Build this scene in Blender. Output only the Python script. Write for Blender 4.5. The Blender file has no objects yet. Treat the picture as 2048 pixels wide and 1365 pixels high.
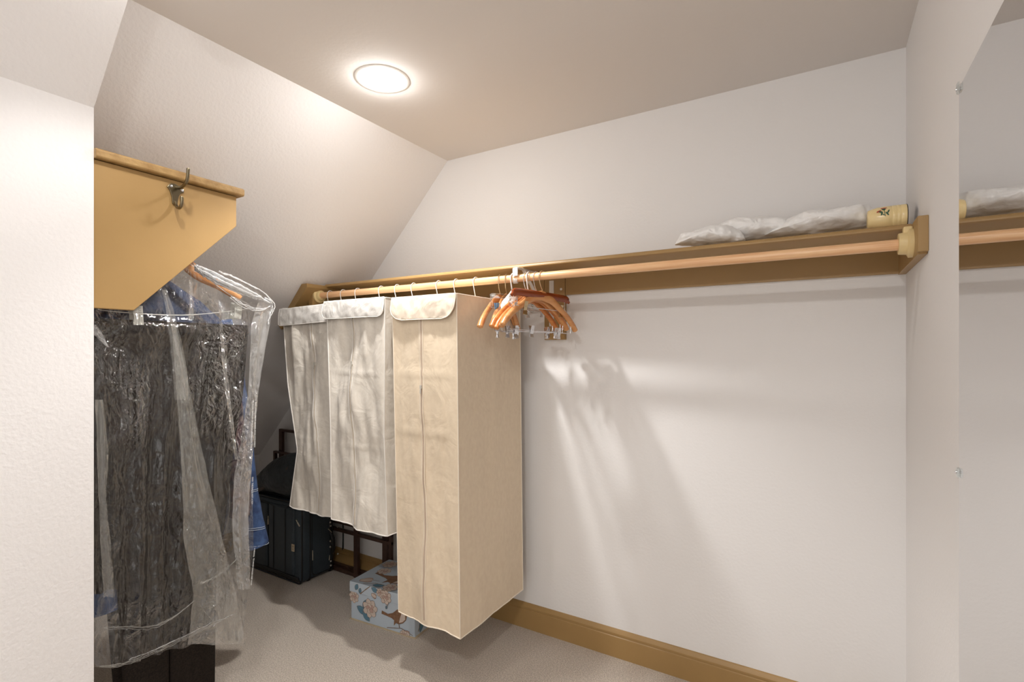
import bpy, bmesh, math, random
from mathutils import Vector, Matrix, noise
random.seed(7)
C = bpy.context.scene.collection
sc = bpy.context.scene
PI = math.pi

# ------------------------------------------------------------------ camera, world, lights, exposure
CAM_H = 1.375
F = 1021.5; HOR = 705.0; YAW = math.radians(31.38)
cd = bpy.data.cameras.new('camera'); cam = bpy.data.objects.new('camera', cd); C.objects.link(cam)
cd.sensor_width = 36; cd.lens = F/2048*36; cd.shift_y = (HOR-682.5)/2048; cd.clip_start = .02
cam.location = (0, 0, CAM_H); cam.rotation_euler = (PI/2, 0, YAW)
sc.camera = cam
w = bpy.data.worlds.new('world'); sc.world = w; w.use_nodes = True
w.node_tree.nodes['Background'].inputs[0].default_value = (1, .98, .95, 1)
w.node_tree.nodes['Background'].inputs[1].default_value = 1.6  # fill light, enters through the opening added in the front wall
sc.view_settings.view_transform = 'Standard'; sc.view_settings.look = 'None'
sc.view_settings.gamma = 1; sc.view_settings.use_curve_mapping = False
sc.view_settings.exposure = 0.1
LAMP = 300.0                                    # radiance of the recessed lamps
LAMPS = [(-1.457, 1.426, .34, .060), (-1.44, .67, .05, .045), (-.22, -.46, 1.65, .055)]
SPOT_W = [60.0, 11.0]                          # the downlights' own directed beams

def lin(c):
    c = c/255.0
    return c/12.92 if c <= .04045 else ((c+.055)/1.055)**2.4
def rgb(r, g, b): return (lin(r), lin(g), lin(b), 1)

# a point of the photograph placed on a plane of the room (x=.. or y=.. or z=..)
SN, CS = math.sin(YAW), math.cos(YAW)
def at(u, v, X=None, Y=None, Z=None):
    r = (u-1024)/F; up = (HOR-v)/F
    dx = -SN+CS*r; dy = CS+SN*r
    if X is not None: t = X/dx
    elif Y is not None: t = Y/dy
    else: t = (Z-CAM_H)/up
    return Vector((dx*t, dy*t, CAM_H+up*t))

# ------------------------------------------------------------------ materials
def mat(name, col, rough=.6, metal=0, noise_amt=0, noise_scale=20, bump=0, bump_scale=80, bump_dist=.002,
        stretch=None, spec=.5, col2=None, emit=None, sheen=0, detail=4, transl=0):
    m = bpy.data.materials.new(name); m.use_nodes = True
    nt = m.node_tree; b = nt.nodes['Principled BSDF']
    b.inputs['Base Color'].default_value = col; b.inputs['Roughness'].default_value = rough
    b.inputs['Metallic'].default_value = metal; b.inputs['Specular IOR Level'].default_value = spec
    if sheen: b.inputs['Sheen Weight'].default_value = sheen
    tc = nt.nodes.new('ShaderNodeTexCoord'); mp = nt.nodes.new('ShaderNodeMapping')
    nt.links.new(tc.outputs['Object'], mp.inputs[0])
    if stretch: mp.inputs['Scale'].default_value = stretch
    if noise_amt or col2:
        n = nt.nodes.new('ShaderNodeTexNoise'); n.inputs['Scale'].default_value = noise_scale
        n.inputs['Detail'].default_value = detail
        nt.links.new(mp.outputs[0], n.inputs['Vector'])
        mx = nt.nodes.new('ShaderNodeMix'); mx.data_type = 'RGBA'
        cr = nt.nodes.new('ShaderNodeMapRange'); cr.inputs[1].default_value = .35; cr.inputs[2].default_value = .65
        nt.links.new(n.outputs[0], cr.inputs[0]); nt.links.new(cr.outputs[0], mx.inputs[0])
        c2 = col2 or tuple(c*(1-noise_amt) for c in col[:3])+(1,)
        mx.inputs[6].default_value = col; mx.inputs[7].default_value = c2
        nt.links.new(mx.outputs[2], b.inputs['Base Color'])
    if bump:
        n2 = nt.nodes.new('ShaderNodeTexNoise'); n2.inputs['Scale'].default_value = bump_scale
        n2.inputs['Detail'].default_value = detail
        nt.links.new(mp.outputs[0], n2.inputs['Vector'])
        bp = nt.nodes.new('ShaderNodeBump'); bp.inputs['Strength'].default_value = bump
        bp.inputs['Distance'].default_value = bump_dist
        nt.links.new(n2.outputs[0], bp.inputs['Height']); nt.links.new(bp.outputs[0], b.inputs['Normal'])
    if emit:
        b.inputs['Emission Color'].default_value = (1, .985, .962, 1); b.inputs['Emission Strength'].default_value = emit
    return m

def weave(name, col, col2, scale=500, bump=.25, rough=.85, wrinkle=.0, transl=0):
    """woven cloth: two crossed wave textures give the thread relief, noise the slub"""
    m = mat(name, col, rough, col2=col2, noise_scale=60, detail=6, stretch=(1, 1, .7), sheen=.15)
    nt = m.node_tree; b = nt.nodes['Principled BSDF']
    tc = nt.nodes.new('ShaderNodeTexCoord')
    outs = []
    for ax in ('X', 'Z'):
        wv = nt.nodes.new('ShaderNodeTexWave'); wv.bands_direction = ax; wv.inputs['Scale'].default_value = scale
        wv.inputs['Distortion'].default_value = 2.0
        nt.links.new(tc.outputs['Object'], wv.inputs['Vector']); outs.append(wv)
    n = nt.nodes.new('ShaderNodeTexNoise'); n.inputs['Scale'].default_value = 9; n.inputs['Detail'].default_value = 6
    n.inputs['Distortion'].default_value = 1.2
    nt.links.new(tc.outputs['Object'], n.inputs['Vector'])
    ad = nt.nodes.new('ShaderNodeMath'); ad.operation = 'ADD'
    nt.links.new(outs[0].outputs[1], ad.inputs[0]); nt.links.new(outs[1].outputs[1], ad.inputs[1])
    bp = nt.nodes.new('ShaderNodeBump'); bp.inputs['Strength'].default_value = bump; bp.inputs['Distance'].default_value = .0006
    nt.links.new(ad.outputs[0], bp.inputs['Height'])
    bp2 = nt.nodes.new('ShaderNodeBump'); bp2.inputs['Strength'].default_value = wrinkle; bp2.inputs['Distance'].default_value = .02
    nt.links.new(n.outputs[0], bp2.inputs['Height']); nt.links.new(bp.outputs[0], bp2.inputs['Normal'])
    nt.links.new(bp2.outputs[0], b.inputs['Normal'])
    return m

def film(name, haze=.10, gloss=.16, crink=.9, scale=28, col=(.93, .95, .96, 1)):
    """thin clear polythene: mostly see-through, a little milky, with sharp crinkled glints"""
    m = bpy.data.materials.new(name); m.use_nodes = True; nt = m.node_tree; nt.nodes.clear()
    N = nt.nodes.new; L = nt.links.new
    out = N('ShaderNodeOutputMaterial'); tr = N('ShaderNodeBsdfTransparent'); gl = N('ShaderNodeBsdfGlossy')
    di = N('ShaderNodeBsdfDiffuse'); tl = N('ShaderNodeBsdfTranslucent')
    tr.inputs[0].default_value = (.97, .975, .975, 1); gl.inputs[0].default_value = (1, 1, 1, 1); gl.inputs['Roughness'].default_value = .06
    di.inputs[0].default_value = col; tl.inputs[0].default_value = col
    tc = N('ShaderNodeTexCoord')
    mp = N('ShaderNodeMapping'); mp.inputs['Scale'].default_value = (1, 1, .7); L(tc.outputs['Object'], mp.inputs[0])
    vo = N('ShaderNodeTexVoronoi'); vo.feature = 'F1'; vo.inputs['Scale'].default_value = scale*1.7
    no = N('ShaderNodeTexNoise'); no.inputs['Scale'].default_value = scale; no.inputs['Detail'].default_value = 9
    no.noise_type = 'RIDGED_MULTIFRACTAL'; no.inputs['Offset'].default_value = .9; no.inputs['Gain'].default_value = 1.6; no.inputs['Roughness'].default_value = .55; no.inputs['Distortion'].default_value = 1.6
    no2 = N('ShaderNodeTexNoise'); no2.inputs['Scale'].default_value = 5; no2.inputs['Detail'].default_value = 3
    L(mp.outputs[0], no.inputs['Vector']); L(mp.outputs[0], no2.inputs['Vector'])
    wr = N('ShaderNodeMapping'); wr.inputs['Scale'].default_value = (1, 1, .6)
    L(tc.outputs['Object'], wr.inputs[0])
    nd = N('ShaderNodeTexNoise'); nd.inputs['Scale'].default_value = 11; nd.inputs['Detail'].default_value = 4; L(wr.outputs[0], nd.inputs['Vector'])
    vm = N('ShaderNodeVectorMath'); vm.operation = 'MULTIPLY_ADD'; vm.inputs[1].default_value = (.16, .16, .16)
    L(nd.outputs['Color'], vm.inputs[0]); L(wr.outputs[0], vm.inputs[2]); L(vm.outputs[0], vo.inputs['Vector'])
    ad = N('ShaderNodeMath'); ad.operation = 'MULTIPLY_ADD'; ad.inputs[1].default_value = 1.3
    L(vo.outputs['Distance'], ad.inputs[0]); L(no.outputs[0], ad.inputs[2])
    # crinkling is heavier in some patches than in others
    mr = N('ShaderNodeMapRange'); mr.inputs[1].default_value = .42; mr.inputs[2].default_value = .62
    mr.inputs[3].default_value = .12*crink; mr.inputs[4].default_value = crink
    L(no2.outputs[0], mr.inputs[0])
    bp = N('ShaderNodeBump'); bp.inputs['Distance'].default_value = .045; L(mr.outputs[0], bp.inputs['Strength'])
    L(ad.outputs[0], bp.inputs['Height'])
    for s in (gl, di): L(bp.outputs[0], s.inputs['Normal'])
    md = N('ShaderNodeMixShader'); md.inputs[0].default_value = .5; L(di.outputs[0], md.inputs[1]); L(tl.outputs[0], md.inputs[2])
    m1 = N('ShaderNodeMixShader'); m1.inputs[0].default_value = haze; L(tr.outputs[0], m1.inputs[1]); L(md.outputs[0], m1.inputs[2])
    lw = N('ShaderNodeLayerWeight'); lw.inputs[0].default_value = .35; L(bp.outputs[0], lw.inputs['Normal'])
    mu = N('ShaderNodeMapRange'); mu.inputs[3].default_value = gloss*.22; mu.inputs[4].default_value = min(1, gloss*3)
    L(lw.outputs['Facing'], mu.inputs[0])
    m2 = N('ShaderNodeMixShader'); L(mu.outputs[0], m2.inputs[0]); L(m1.outputs[0], m2.inputs[1]); L(gl.outputs[0], m2.inputs[2])
    L(m2.outputs[0], out.inputs[0])
    return m

def glassy(name, tint=(.95, .97, .97, 1), fac=.25):
    m = bpy.data.materials.new(name); m.use_nodes = True; nt = m.node_tree; nt.nodes.clear()
    out = nt.nodes.new('ShaderNodeOutputMaterial'); tr = nt.nodes.new('ShaderNodeBsdfTransparent'); gl = nt.nodes.new('ShaderNodeBsdfGlossy')
    tr.inputs[0].default_value = tint; gl.inputs['Roughness'].default_value = .05
    lw = nt.nodes.new('ShaderNodeLayerWeight'); lw.inputs[0].default_value = fac
    mx = nt.nodes.new('ShaderNodeMixShader'); mr = nt.nodes.new('ShaderNodeMapRange'); mr.inputs[3].default_value = .12; mr.inputs[4].default_value = .6; nt.links.new(lw.outputs['Facing'], mr.inputs[0]); nt.links.new(mr.outputs[0], mx.inputs[0])
    nt.links.new(tr.outputs[0], mx.inputs[1]); nt.links.new(gl.outputs[0], mx.inputs[2]); nt.links.new(mx.outputs[0], out.inputs[0])
    return m

M = {}
M['wall'] = mat('wall_paint', rgb(236, 234, 233), .75, bump=.28, bump_scale=90, bump_dist=.002, spec=.25)
M['slope'] = mat('slope_plaster', rgb(236, 233, 232), .8, bump=.5, bump_scale=85, bump_dist=.003, spec=.2, detail=3)
M['ceil'] = mat('ceiling_paint', rgb(229, 224, 220), .85, bump=.2, bump_scale=60, spec=.15)
M['carpet'] = mat('carpet_pile', rgb(225, 212, 198), .95, col2=rgb(178, 164, 149), noise_scale=190, bump=1, bump_scale=230, bump_dist=.006, spec=.1, sheen=.3)
M['gold'] = mat('ochre_paint', rgb(166, 133, 84), .42, noise_amt=.06, noise_scale=6, bump=.12, bump_scale=160, bump_dist=.001)
M['gold_worn'] = mat('ochre_paint_worn', rgb(174, 141, 90), .55, col2=rgb(150, 116, 68), noise_scale=30, bump=.6, bump_scale=90, bump_dist=.003, detail=8)
M['cream_plastic'] = mat('cream_socket', rgb(226, 202, 148), .4)
M['rod'] = mat('beech_rod', rgb(240, 198, 152), .33, col2=rgb(228, 176, 130), noise_scale=14, stretch=(.5, 14, 14), detail=6)
M['wood'] = mat('hanger_wood', rgb(214, 140, 76), .28, col2=rgb(188, 108, 50), noise_scale=8, stretch=(6, 1, 10), detail=5, spec=.6)
M['wood_pale'] = mat('hanger_wood_pale', rgb(216, 156, 100), .28, col2=rgb(198, 132, 78), noise_scale=8, stretch=(6, 1, 10), detail=5, spec=.6)
M['wood_dark'] = mat('hanger_wood_dark', rgb(150, 70, 30), .25, col2=rgb(126, 52, 20), noise_scale=8, stretch=(6, 1, 10), detail=5, spec=.6)
M['steel'] = mat('steel', (.72, .72, .74, 1), .22, 1)
M['brass'] = mat('brass_wire', (.62, .50, .32, 1), .3, 1)
M['white_metal'] = mat('white_enamel', rgb(226, 224, 220), .35)
M['bronze'] = mat('antique_brass', (.22, .185, .12, 1), .28, 1)
M['white_plastic'] = mat('white_plastic', rgb(232, 230, 226), .4)
M['grey_plastic'] = mat('grey_plastic', rgb(192, 190, 182), .5)
M['canvas'] = weave('undyed_canvas', rgb(226, 218, 206), rgb(219, 210, 197), wrinkle=.35)
M['canvas_white'] = weave('white_canvas', rgb(226, 222, 216), rgb(216, 211, 204), wrinkle=.45)
M['canvas_cream'] = weave('cream_canvas', rgb(228, 210, 184), rgb(223, 204, 178), wrinkle=.25)
M['canvas_creamflap'] = weave('cream_flap_canvas', rgb(228, 214, 196), rgb(220, 204, 184), wrinkle=.35)
M['piping'] = mat('cream_piping', rgb(238, 226, 208), .7)
M['piping_white'] = mat('white_piping', rgb(232, 227, 220), .7)
M['zip'] = mat('zip_tape', rgb(186, 166, 152), .6, bump=.4, bump_scale=400)
M['zip_pale'] = mat('zip_tape_pale', rgb(205, 192, 174), .6, bump=.4, bump_scale=400)
M['black'] = mat('black_cloth', rgb(40, 33, 27), .95, col2=rgb(27, 22, 19), noise_scale=200, spec=.2, bump=.4, bump_scale=300, bump_dist=.001)
M['suit'] = mat('ballistic_nylon', rgb(56, 66, 73), .6, col2=rgb(44, 53, 60), noise_scale=300, bump=.5, bump_scale=500, bump_dist=.001)
M['suit_trim'] = mat('black_vinyl', rgb(24, 26, 28), .38)
M['duffel'] = mat('black_nylon', rgb(44, 50, 53), .5, col2=rgb(33, 38, 42), noise_scale=60, bump=.6, bump_scale=18, bump_dist=.012)
M['strap'] = mat('brown_webbing', rgb(72, 60, 52), .7, bump=.5, bump_scale=400)
M['rack'] = mat('dark_brown_metal', rgb(86, 62, 52), .4, metal=.3, noise_amt=.2, noise_scale=30)
M['denim'] = mat('denim', rgb(64, 90, 134), .85, col2=rgb(38, 56, 94), noise_scale=30, bump=.5, bump_scale=500, bump_dist=.001, detail=8)
M['denim_grey'] = mat('hazed_denim', rgb(60, 72, 98), .85, col2=rgb(38, 46, 70), noise_scale=30, bump=.5, bump_scale=500, bump_dist=.001, detail=8)  # coat body denim, the film's haze greyed into its colour
M['stitch'] = mat('pale_stitching', rgb(190, 200, 214), .8)
M['shirt'] = mat('dark_red_print', rgb(86, 36, 42), .85, col2=rgb(28, 30, 52), noise_scale=18)
M['film'] = film('clear_film', .016, .15, 1.0, 14)
M['film_column'] = film('film_edge_column', .34, .3, 1.0, 18, (.93, .92, .90, 1))
M['film_fold'] = film('bunched_film', .24, .2, 1.0, 16, (.78, .76, .70, 1))
M['film_white'] = film('gathered_film', .80, .35, 1.0, 22, (.97, .97, .97, 1))
M['poly_white'] = mat('white_polythene', rgb(247, 246, 245), .32, bump=.5, bump_scale=22, bump_dist=.008, detail=5, col2=rgb(236, 235, 234), noise_scale=12)
M['print_white'] = mat('white_ink', rgb(240, 240, 238), .5)
M['mirror'] = mat('silvered_glass', (.80, .80, .805, 1), .0, 1)
M['mirror_edge'] = mat('green_glass_edge', rgb(150, 160, 140), .15)
M['clear'] = glassy('clear_plastic')
M['lamp_trim'] = mat('lamp_trim', rgb(238, 236, 232), .5)
M['pale_blue'] = mat('pale_blue_paper', rgb(190, 202, 213), .45)
M['tan_liner'] = mat('tan_board', rgb(196, 178, 150), .8)
M['ink_brown'] = mat('brown_ink', rgb(122, 92, 66), .6)
M['ink_bird'] = mat('bird_ink', rgb(140, 104, 78), .6, noise_amt=.3, noise_scale=60)
M['ink_cream'] = mat('petal_ink', rgb(214, 198, 186), .6, noise_amt=.12, noise_scale=50)
M['ink_rose'] = mat('rose_ink', rgb(190, 160, 148), .6)
M['ink_teal'] = mat('teal_ink', rgb(96, 138, 160), .6, noise_amt=.2, noise_scale=60)
M['cup'] = mat('cream_glaze', rgb(240, 216, 160), .25)
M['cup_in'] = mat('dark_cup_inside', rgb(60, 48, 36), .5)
M['ink_red'] = mat('red_glaze', rgb(176, 66, 52), .4)
M['ink_green'] = mat('green_glaze', rgb(48, 92, 70), .4)
M['blue_clip'] = mat('blue_plastic', rgb(96, 130, 160), .35)
M['pullm'] = mat('satin_nickel', rgb(176, 166, 148), .4)
M['rivet'] = mat('nickel_rivet', rgb(196, 190, 180), .3)
M['plum'] = mat('plum_print', rgb(88, 40, 62), .5)
M['cloth_white'] = mat('white_cloth', rgb(240, 238, 236), .8, bump=.6, bump_scale=30, bump_dist=.01)

# ------------------------------------------------------------------ mesh helpers
def wloc(o):
    v = Vector((0, 0, 0))
    while o: v += o.location; o = o.parent
    return v

class MB:
    def __init__(s): s.v = []; s.f = []; s.mi = []
    def add(s, vs, fs, mi=0):
        n = len(s.v); s.v += [tuple(x) for x in vs]; s.f += [tuple(n+i for i in q) for q in fs]; s.mi += [mi]*len(fs); return s
    def box(s, x0, x1, y0, y1, z0, z1, mi=0, mx=None):
        vs = [Vector((x, y, z)) for z in (z0, z1) for (x, y) in ((x0, y0), (x1, y0), (x1, y1), (x0, y1))]
        if mx: vs = [mx @ q for q in vs]
        return s.add(vs, [(0, 3, 2, 1), (4, 5, 6, 7), (0, 1, 5, 4), (1, 2, 6, 5), (2, 3, 7, 6), (3, 0, 4, 7)], mi)
    def prism(s, poly, axis, a, b, mi=0):
        """extrude a 2-D polygon along an axis; poly gives the other two coordinates in order"""
        def P(p, q):
            return {'x': (q, p[0], p[1]), 'y': (p[0], q, p[1]), 'z': (p[0], p[1], q)}[axis]
        n = len(poly)
        vs = [P(p, a) for p in poly]+[P(p, b) for p in poly]
        fs = [tuple(range(n)), tuple(range(2*n-1, n-1, -1))]+[(i, i+n, (i+1) % n+n, (i+1) % n) for i in range(n)]
        return s.add(vs, fs, mi)
    def sweep(s, pts, rad, seg=8, up=None, closed=False, mi=0, cap=True):
        """rad: number, list of numbers or list of (side, up) radii; up fixes the section's second axis"""
        pts = [Vector(p) for p in pts]; n = len(pts)
        if not isinstance(rad, (list, tuple)): rad = [rad]*n
        tang = []
        for i in range(n):
            a = pts[(i-1) % n] if (closed or i > 0) else pts[0]
            b = pts[(i+1) % n] if (closed or i < n-1) else pts[-1]
            d = b-a; tang.append(d.normalized() if d.length > 1e-9 else Vector((0, 0, 1)))
        if up is None:
            nrm = tang[0].orthogonal().normalized()
        vs = []
        for i in range(n):
            t = tang[i]
            if up is not None:
                U = Vector(up); S = t.cross(U); S = S.normalized() if S.length > 1e-6 else t.orthogonal().normalized(); U = S.cross(t).normalized()
            else:
                nrm = (nrm-t*nrm.dot(t)); nrm = nrm.normalized() if nrm.length > 1e-6 else t.orthogonal().normalized()
                U = nrm; S = t.cross(U)
            r = rad[i]; rs, ru = r if isinstance(r, (list, tuple)) else (r, r)
            for k in range(seg):
                a = 2*PI*k/seg
                vs.append(pts[i]+S*(math.cos(a)*rs)+U*(math.sin(a)*ru))
        fs = []
        for i in range(n if closed else n-1):
            j = (i+1) % n
            for k in range(seg): fs.append((i*seg+k, i*seg+(k+1) % seg, j*seg+(k+1) % seg, j*seg+k))
        if cap and not closed: fs += [tuple(range(seg-1, -1, -1)), tuple((n-1)*seg+k for k in range(seg))]
        return s.add(vs, fs, mi)
    def lathe(s, prof, org, axis='z', seg=32, mi=0):
        vs = []; o = Vector(org)
        for (r, h) in prof:
            for k in range(seg):
                a = 2*PI*k/seg; c, d = r*math.cos(a), r*math.sin(a)
                vs.append(o+Vector({'z': (c, d, h), 'x': (h, c, d), 'y': (d, h, c)}[axis]))
        fs = []
        for i in range(len(prof)-1):
            for k in range(seg): fs.append((i*seg+k, i*seg+(k+1) % seg, (i+1)*seg+(k+1) % seg, (i+1)*seg+k))
        fs += [tuple(range(seg-1, -1, -1)), tuple((len(prof)-1)*seg+k for k in range(seg))]
        return s.add(vs, fs, mi)
    def grid(s, fn, nu, nv, mi=0, wrap=False):
        vs = [fn(i/nu, j/nv) for j in range(nv+1) for i in range(nu+(0 if wrap else 1))]
        W = nu if wrap else nu+1
        fs = [(j*W+i, j*W+(i+1) % W, (j+1)*W+(i+1) % W, (j+1)*W+i) for j in range(nv) for i in range(nu)]
        return s.add(vs, fs, mi)
    def build(s, name, mats, parent=None, smooth=True, bevel=0, solid=0, local=False, ang=40, fixn=True):
        me = bpy.data.meshes.new(name)
        off = Vector((0, 0, 0)) if (local or parent is None) else wloc(parent)
        me.from_pydata([tuple(Vector(p)-off) for p in s.v], [], s.f)
        if not isinstance(mats, (list, tuple)): mats = [mats]
        for m in mats: me.materials.append(m if not isinstance(m, str) else M[m])
        for p, i in zip(me.polygons, s.mi): p.material_index = i
        if fixn:
            bm = bmesh.new(); bm.from_mesh(me); bmesh.ops.recalc_face_normals(bm, faces=bm.faces); bm.to_mesh(me); bm.free()
        o = bpy.data.objects.new(name, me); C.objects.link(o)
        if parent: o.parent = parent
        if bevel:
            b = o.modifiers.new('bevel', 'BEVEL'); b.width = bevel; b.segments = 2; b.limit_method = 'ANGLE'; b.angle_limit = math.radians(35)
        if solid:
            q = o.modifiers.new('solid', 'SOLIDIFY'); q.thickness = solid; q.offset = 0
        if smooth:
            me.shade_smooth()
            e = me.attributes.get('sharp_edge')
            me.set_sharp_from_angle(angle=math.radians(ang))
        return o

def thing(name, label, cat, loc=(0, 0, 0), rz=0, group=None):
    o = bpy.data.objects.new(name, None); C.objects.link(o); o.location = loc; o.rotation_euler = (0, 0, rz)
    o.empty_display_size = .05
    o['label'] = label; o['category'] = cat
    if group: o['group'] = group
    return o
def tag(o, label, cat, group=None):
    o['label'] = label; o['category'] = cat
    if group: o['group'] = group
    return o
def struct(o, label=None):
    o['kind'] = 'structure'
    if label: o['label'] = label
    return o
def interp(tab, x):
    """piecewise linear; tab sorted by key ascending"""
    if x <= tab[0][0]: return tab[0][1]
    for (a, p), (b, q) in zip(tab, tab[1:]):
        if x <= b: return p+(q-p)*(x-a)/(b-a)
    return tab[-1][1]
def nz(*p): return noise.noise(Vector(p))
def smoothcurve(pts, k=6):
    """Catmull-Rom through the points"""
    P = [Vector(p) for p in pts]; out = []
    for i in range(len(P)-1):
        p0 = P[max(i-1, 0)]; p1 = P[i]; p2 = P[i+1]; p3 = P[min(i+2, len(P)-1)]
        for j in range(k):
            t = j/k
            out.append(.5*((2*p1)+(p2-p0)*t+(2*p0-5*p1+4*p2-p3)*t*t+(3*p1-p0-3*p2+p3)*t**3))
    out.append(P[-1]); return out
def ell(cx, cy, rx, ry, rot=0, n=16, wob=0, seed=0):
    out = []
    for k in range(n):
        a = 2*PI*k/n; w_ = 1+wob*math.sin(5*a+seed)
        x, y = rx*w_*math.cos(a), ry*w_*math.sin(a)
        out.append((cx+x*math.cos(rot)-y*math.sin(rot), cy+x*math.sin(rot)+y*math.cos(rot)))
    return out

# ------------------------------------------------------------------ room shell
XR = .2437; YB = 2.22; ZC = 2.4315; XW = -1.895; Y0 = .664; YF = -1.7
XS = -1.771; XK = -3.51; ZK = .628
T = .1
struct(MB().box(XK-T, XR+T, YF-T, YB+T, -T, 0).build('floor', 'carpet', smooth=False), 'greige cut pile carpet over the whole closet floor')
struct(MB().box(XS-.02, XR+T, YF-T, YB+T, ZC, ZC+T).build('ceiling', 'ceil', smooth=False), 'flat grey white ceiling with one lit recessed lamp')
struct(MB().box(XK-T, XR+T, YB, YB+T, -.05, ZC+.05).build('wall_back', 'wall', smooth=False), 'long white wall behind the rod and shelf')
struct(MB().box(XR, XR+T, YF-T, YB, -.05, ZC+.05).build('wall_right', 'wall', smooth=False), 'white wall carrying the frameless mirror')
struct(MB().box(XK-T, XK, Y0-.3, YB, -.05, ZK+.02).build('wall_left', 'wall', smooth=False), 'low white knee wall under the sloped ceiling')
struct(MB().box(XW, -1.35, YF-T, YF, -.05, ZC+.05).box(-.15, XR, YF-T, YF, -.05, ZC+.05).box(-1.35, -.15, YF-T, YF, 2.1, ZC+.05).build('wall_front', 'wall', smooth=False), 'white wall behind the camera with an opening added for fill light')  # unseen opening, added so the world light fills the room
nx, nz_ = 1.037*.1, -.1
struct(MB().prism([(XS, ZC), (XK, ZK), (XK-.11, ZK-.0), (XK-.11, ZK+.14), (XS-.02, ZC+.14), (XS, ZC+.1)], 'y', Y0-.3, YB+.05).build('ceiling_slope', 'slope', smooth=False), 'sloped white textured ceiling running down to the knee wall')
zs = 2.119
struct(MB().prism([(XK-T, -.05), (XW, -.05), (XW, zs), (XW+(ZC-zs)/1.037, ZC+.02), (XK-T, ZC+.02)], 'y', YF-T, Y0).build('wall_near', 'slope', smooth=False), 'white wall end with sloped head at the left of the view')

def skirting(name, poly_axis, a, b, base, sgn, label):
    """poly profile: depth from wall, height"""
    prof = [(0, 0), (.015, 0), (.015, .092), (.0115, .095), (.0115, .099), (.014, .101), (.014, .108), (.010, .116), (.005, .122), (0, .124)]
    if poly_axis == 'x': poly = [(base+sgn*d, h) for d, h in prof]
    else: poly = [(base+sgn*d, h) for d, h in prof]
    return struct(MB().prism(poly, poly_axis, a, b).build(name, 'gold', ang=25), label)
skirting('baseboard_back', 'x', XK, XR, YB, -1, 'ochre painted baseboard along the long wall')
skirting('baseboard_left', 'y', Y0, YB-.015, XK, 1, 'ochre painted baseboard on the knee wall')
skirting('baseboard_right', 'y', YF, YB-.015, XR, -1, 'ochre painted baseboard under the mirror wall')

# ------------------------------------------------------------------ lamps
for i, (lx, ly, k, r) in enumerate(LAMPS):
    lab = ['round recessed ceiling light glowing near the sloped ceiling', 'round recessed ceiling light above the camera', 'round recessed ceiling light behind the camera'][i]
    t = thing('recessed_light', lab, 'ceiling light', (lx, ly, ZC))
    if i < 2:
        ld_ = bpy.data.lights.new('beam', 'SPOT'); ld_.energy = SPOT_W[i]; ld_.color = (1, .985, .962); ld_.spot_size = math.radians((112, 124)[i]); ld_.spot_blend = .5
        ld_.shadow_soft_size = (.035, .02)[i]; lo_ = bpy.data.objects.new('beam', ld_); C.objects.link(lo_); lo_.parent = t; lo_.location = (0, 0, -.06)
    MB().lathe([(.058, -.001), (.066, -.004), (.098, -.003), (.105, -.001), (.105, .0), (.058, .0)], (lx, ly, ZC)).build('trim_ring', 'lamp_trim', t)
    m = mat('lamp_lens_%d' % i, (1, 1, 1, 1), .5, emit=LAMP*k)
    MB().lathe([(.001, -.034), (.02, -.032), (.04, -.026), (.055, -.014), (r, -.004), (r, .0)], (lx, ly, ZC)).build('lens', m, t)

# ------------------------------------------------------------------ long shelf on the back wall
SH = 1.757; SHB = 1.738; YSF = 1.905; ROD_Y = 1.88; ROD_Z = 1.692; XL = -2.395
sh = thing('wall_shelf', 'long ochre painted shelf with end brackets above the wooden rod', 'shelf', (-1.07, YB, SHB))
def shelfboard():
    prof = [(YSF+.006, SHB), (YSF, SHB+.005), (YSF, SH-.006), (YSF+.006, SH), (YB, SH), (YB, SHB)]
    return MB().prism(prof, 'x', XL, XR-.021).build('shelf_board', 'gold', sh, ang=50)
shelfboard()
CL = 1.648
MB().box(-1.046, XR-.021, YB-.018, YB, CL, SHB).build('cleat', 'gold', sh, smooth=False, bevel=.001)
MB().box(XL-.02, -1.16, YB-.018, YB, CL, SHB).build('cleat', 'gold', sh, smooth=False, bevel=.001)
MB().box(-1.158, -1.048, YB-.02, YB, 1.435, SHB).build('support_board', 'gold', sh, smooth=False, bevel=.002)
# right end bracket: side panel on the wall plus a square edge strip in front
eb = MB().prism([(1.785, 1.645), (1.785, 1.745), (1.80, 1.752), (YB, 1.752), (YB, 1.645)], 'x', XR-.022, XR).build('end_bracket', 'gold', sh, smooth=False, bevel=.0015)
MB().box(XR-.024, XR, 1.768, 1.786, 1.650, 1.748).build('edge_strip', 'gold', eb, smooth=False, bevel=.002)
# left end bracket lies on the sloped ceiling
def slz(x): return ZC+1.037*(x-XS)
q0, q1 = -2.43, -2.64
ebl = MB().prism([(q0, slz(q0)), (q1, slz(q1)), (q1+.028, slz(q1)-.027), (q0+.045, slz(q0)-.02), (q0+.045, slz(q0)+.0)], 'y', 1.78, YB).build('end_bracket', 'gold', sh, smooth=False, bevel=.002)
MB().box(-2.45, -2.415, 1.84, 1.92, 1.63, 1.72).build('socket_block', 'gold', ebl, smooth=False, bevel=.002)
# sockets
s1 = MB().lathe([(.042, 0), (.042, -.010), (.033, -.014), (.031, -.032), (.030, -.034)], (XR-.022, ROD_Y, ROD_Z+.002), 'x', 28).build('rod_socket', 'cream_plastic', sh)
MB().box(XR-.045, XR-.022, ROD_Y-.014, ROD_Y+.014, ROD_Z+.02, ROD_Z+.05).build('socket_lug', 'cream_plastic', s1, smooth=False, bevel=.004)
MB().lathe([(.040, 0), (.040, .010), (.030, .014), (.026, .026), (.024, .028)], (-2.415, ROD_Y, ROD_Z), 'x', 28).build('rod_socket', 'cream_plastic', sh)
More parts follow.
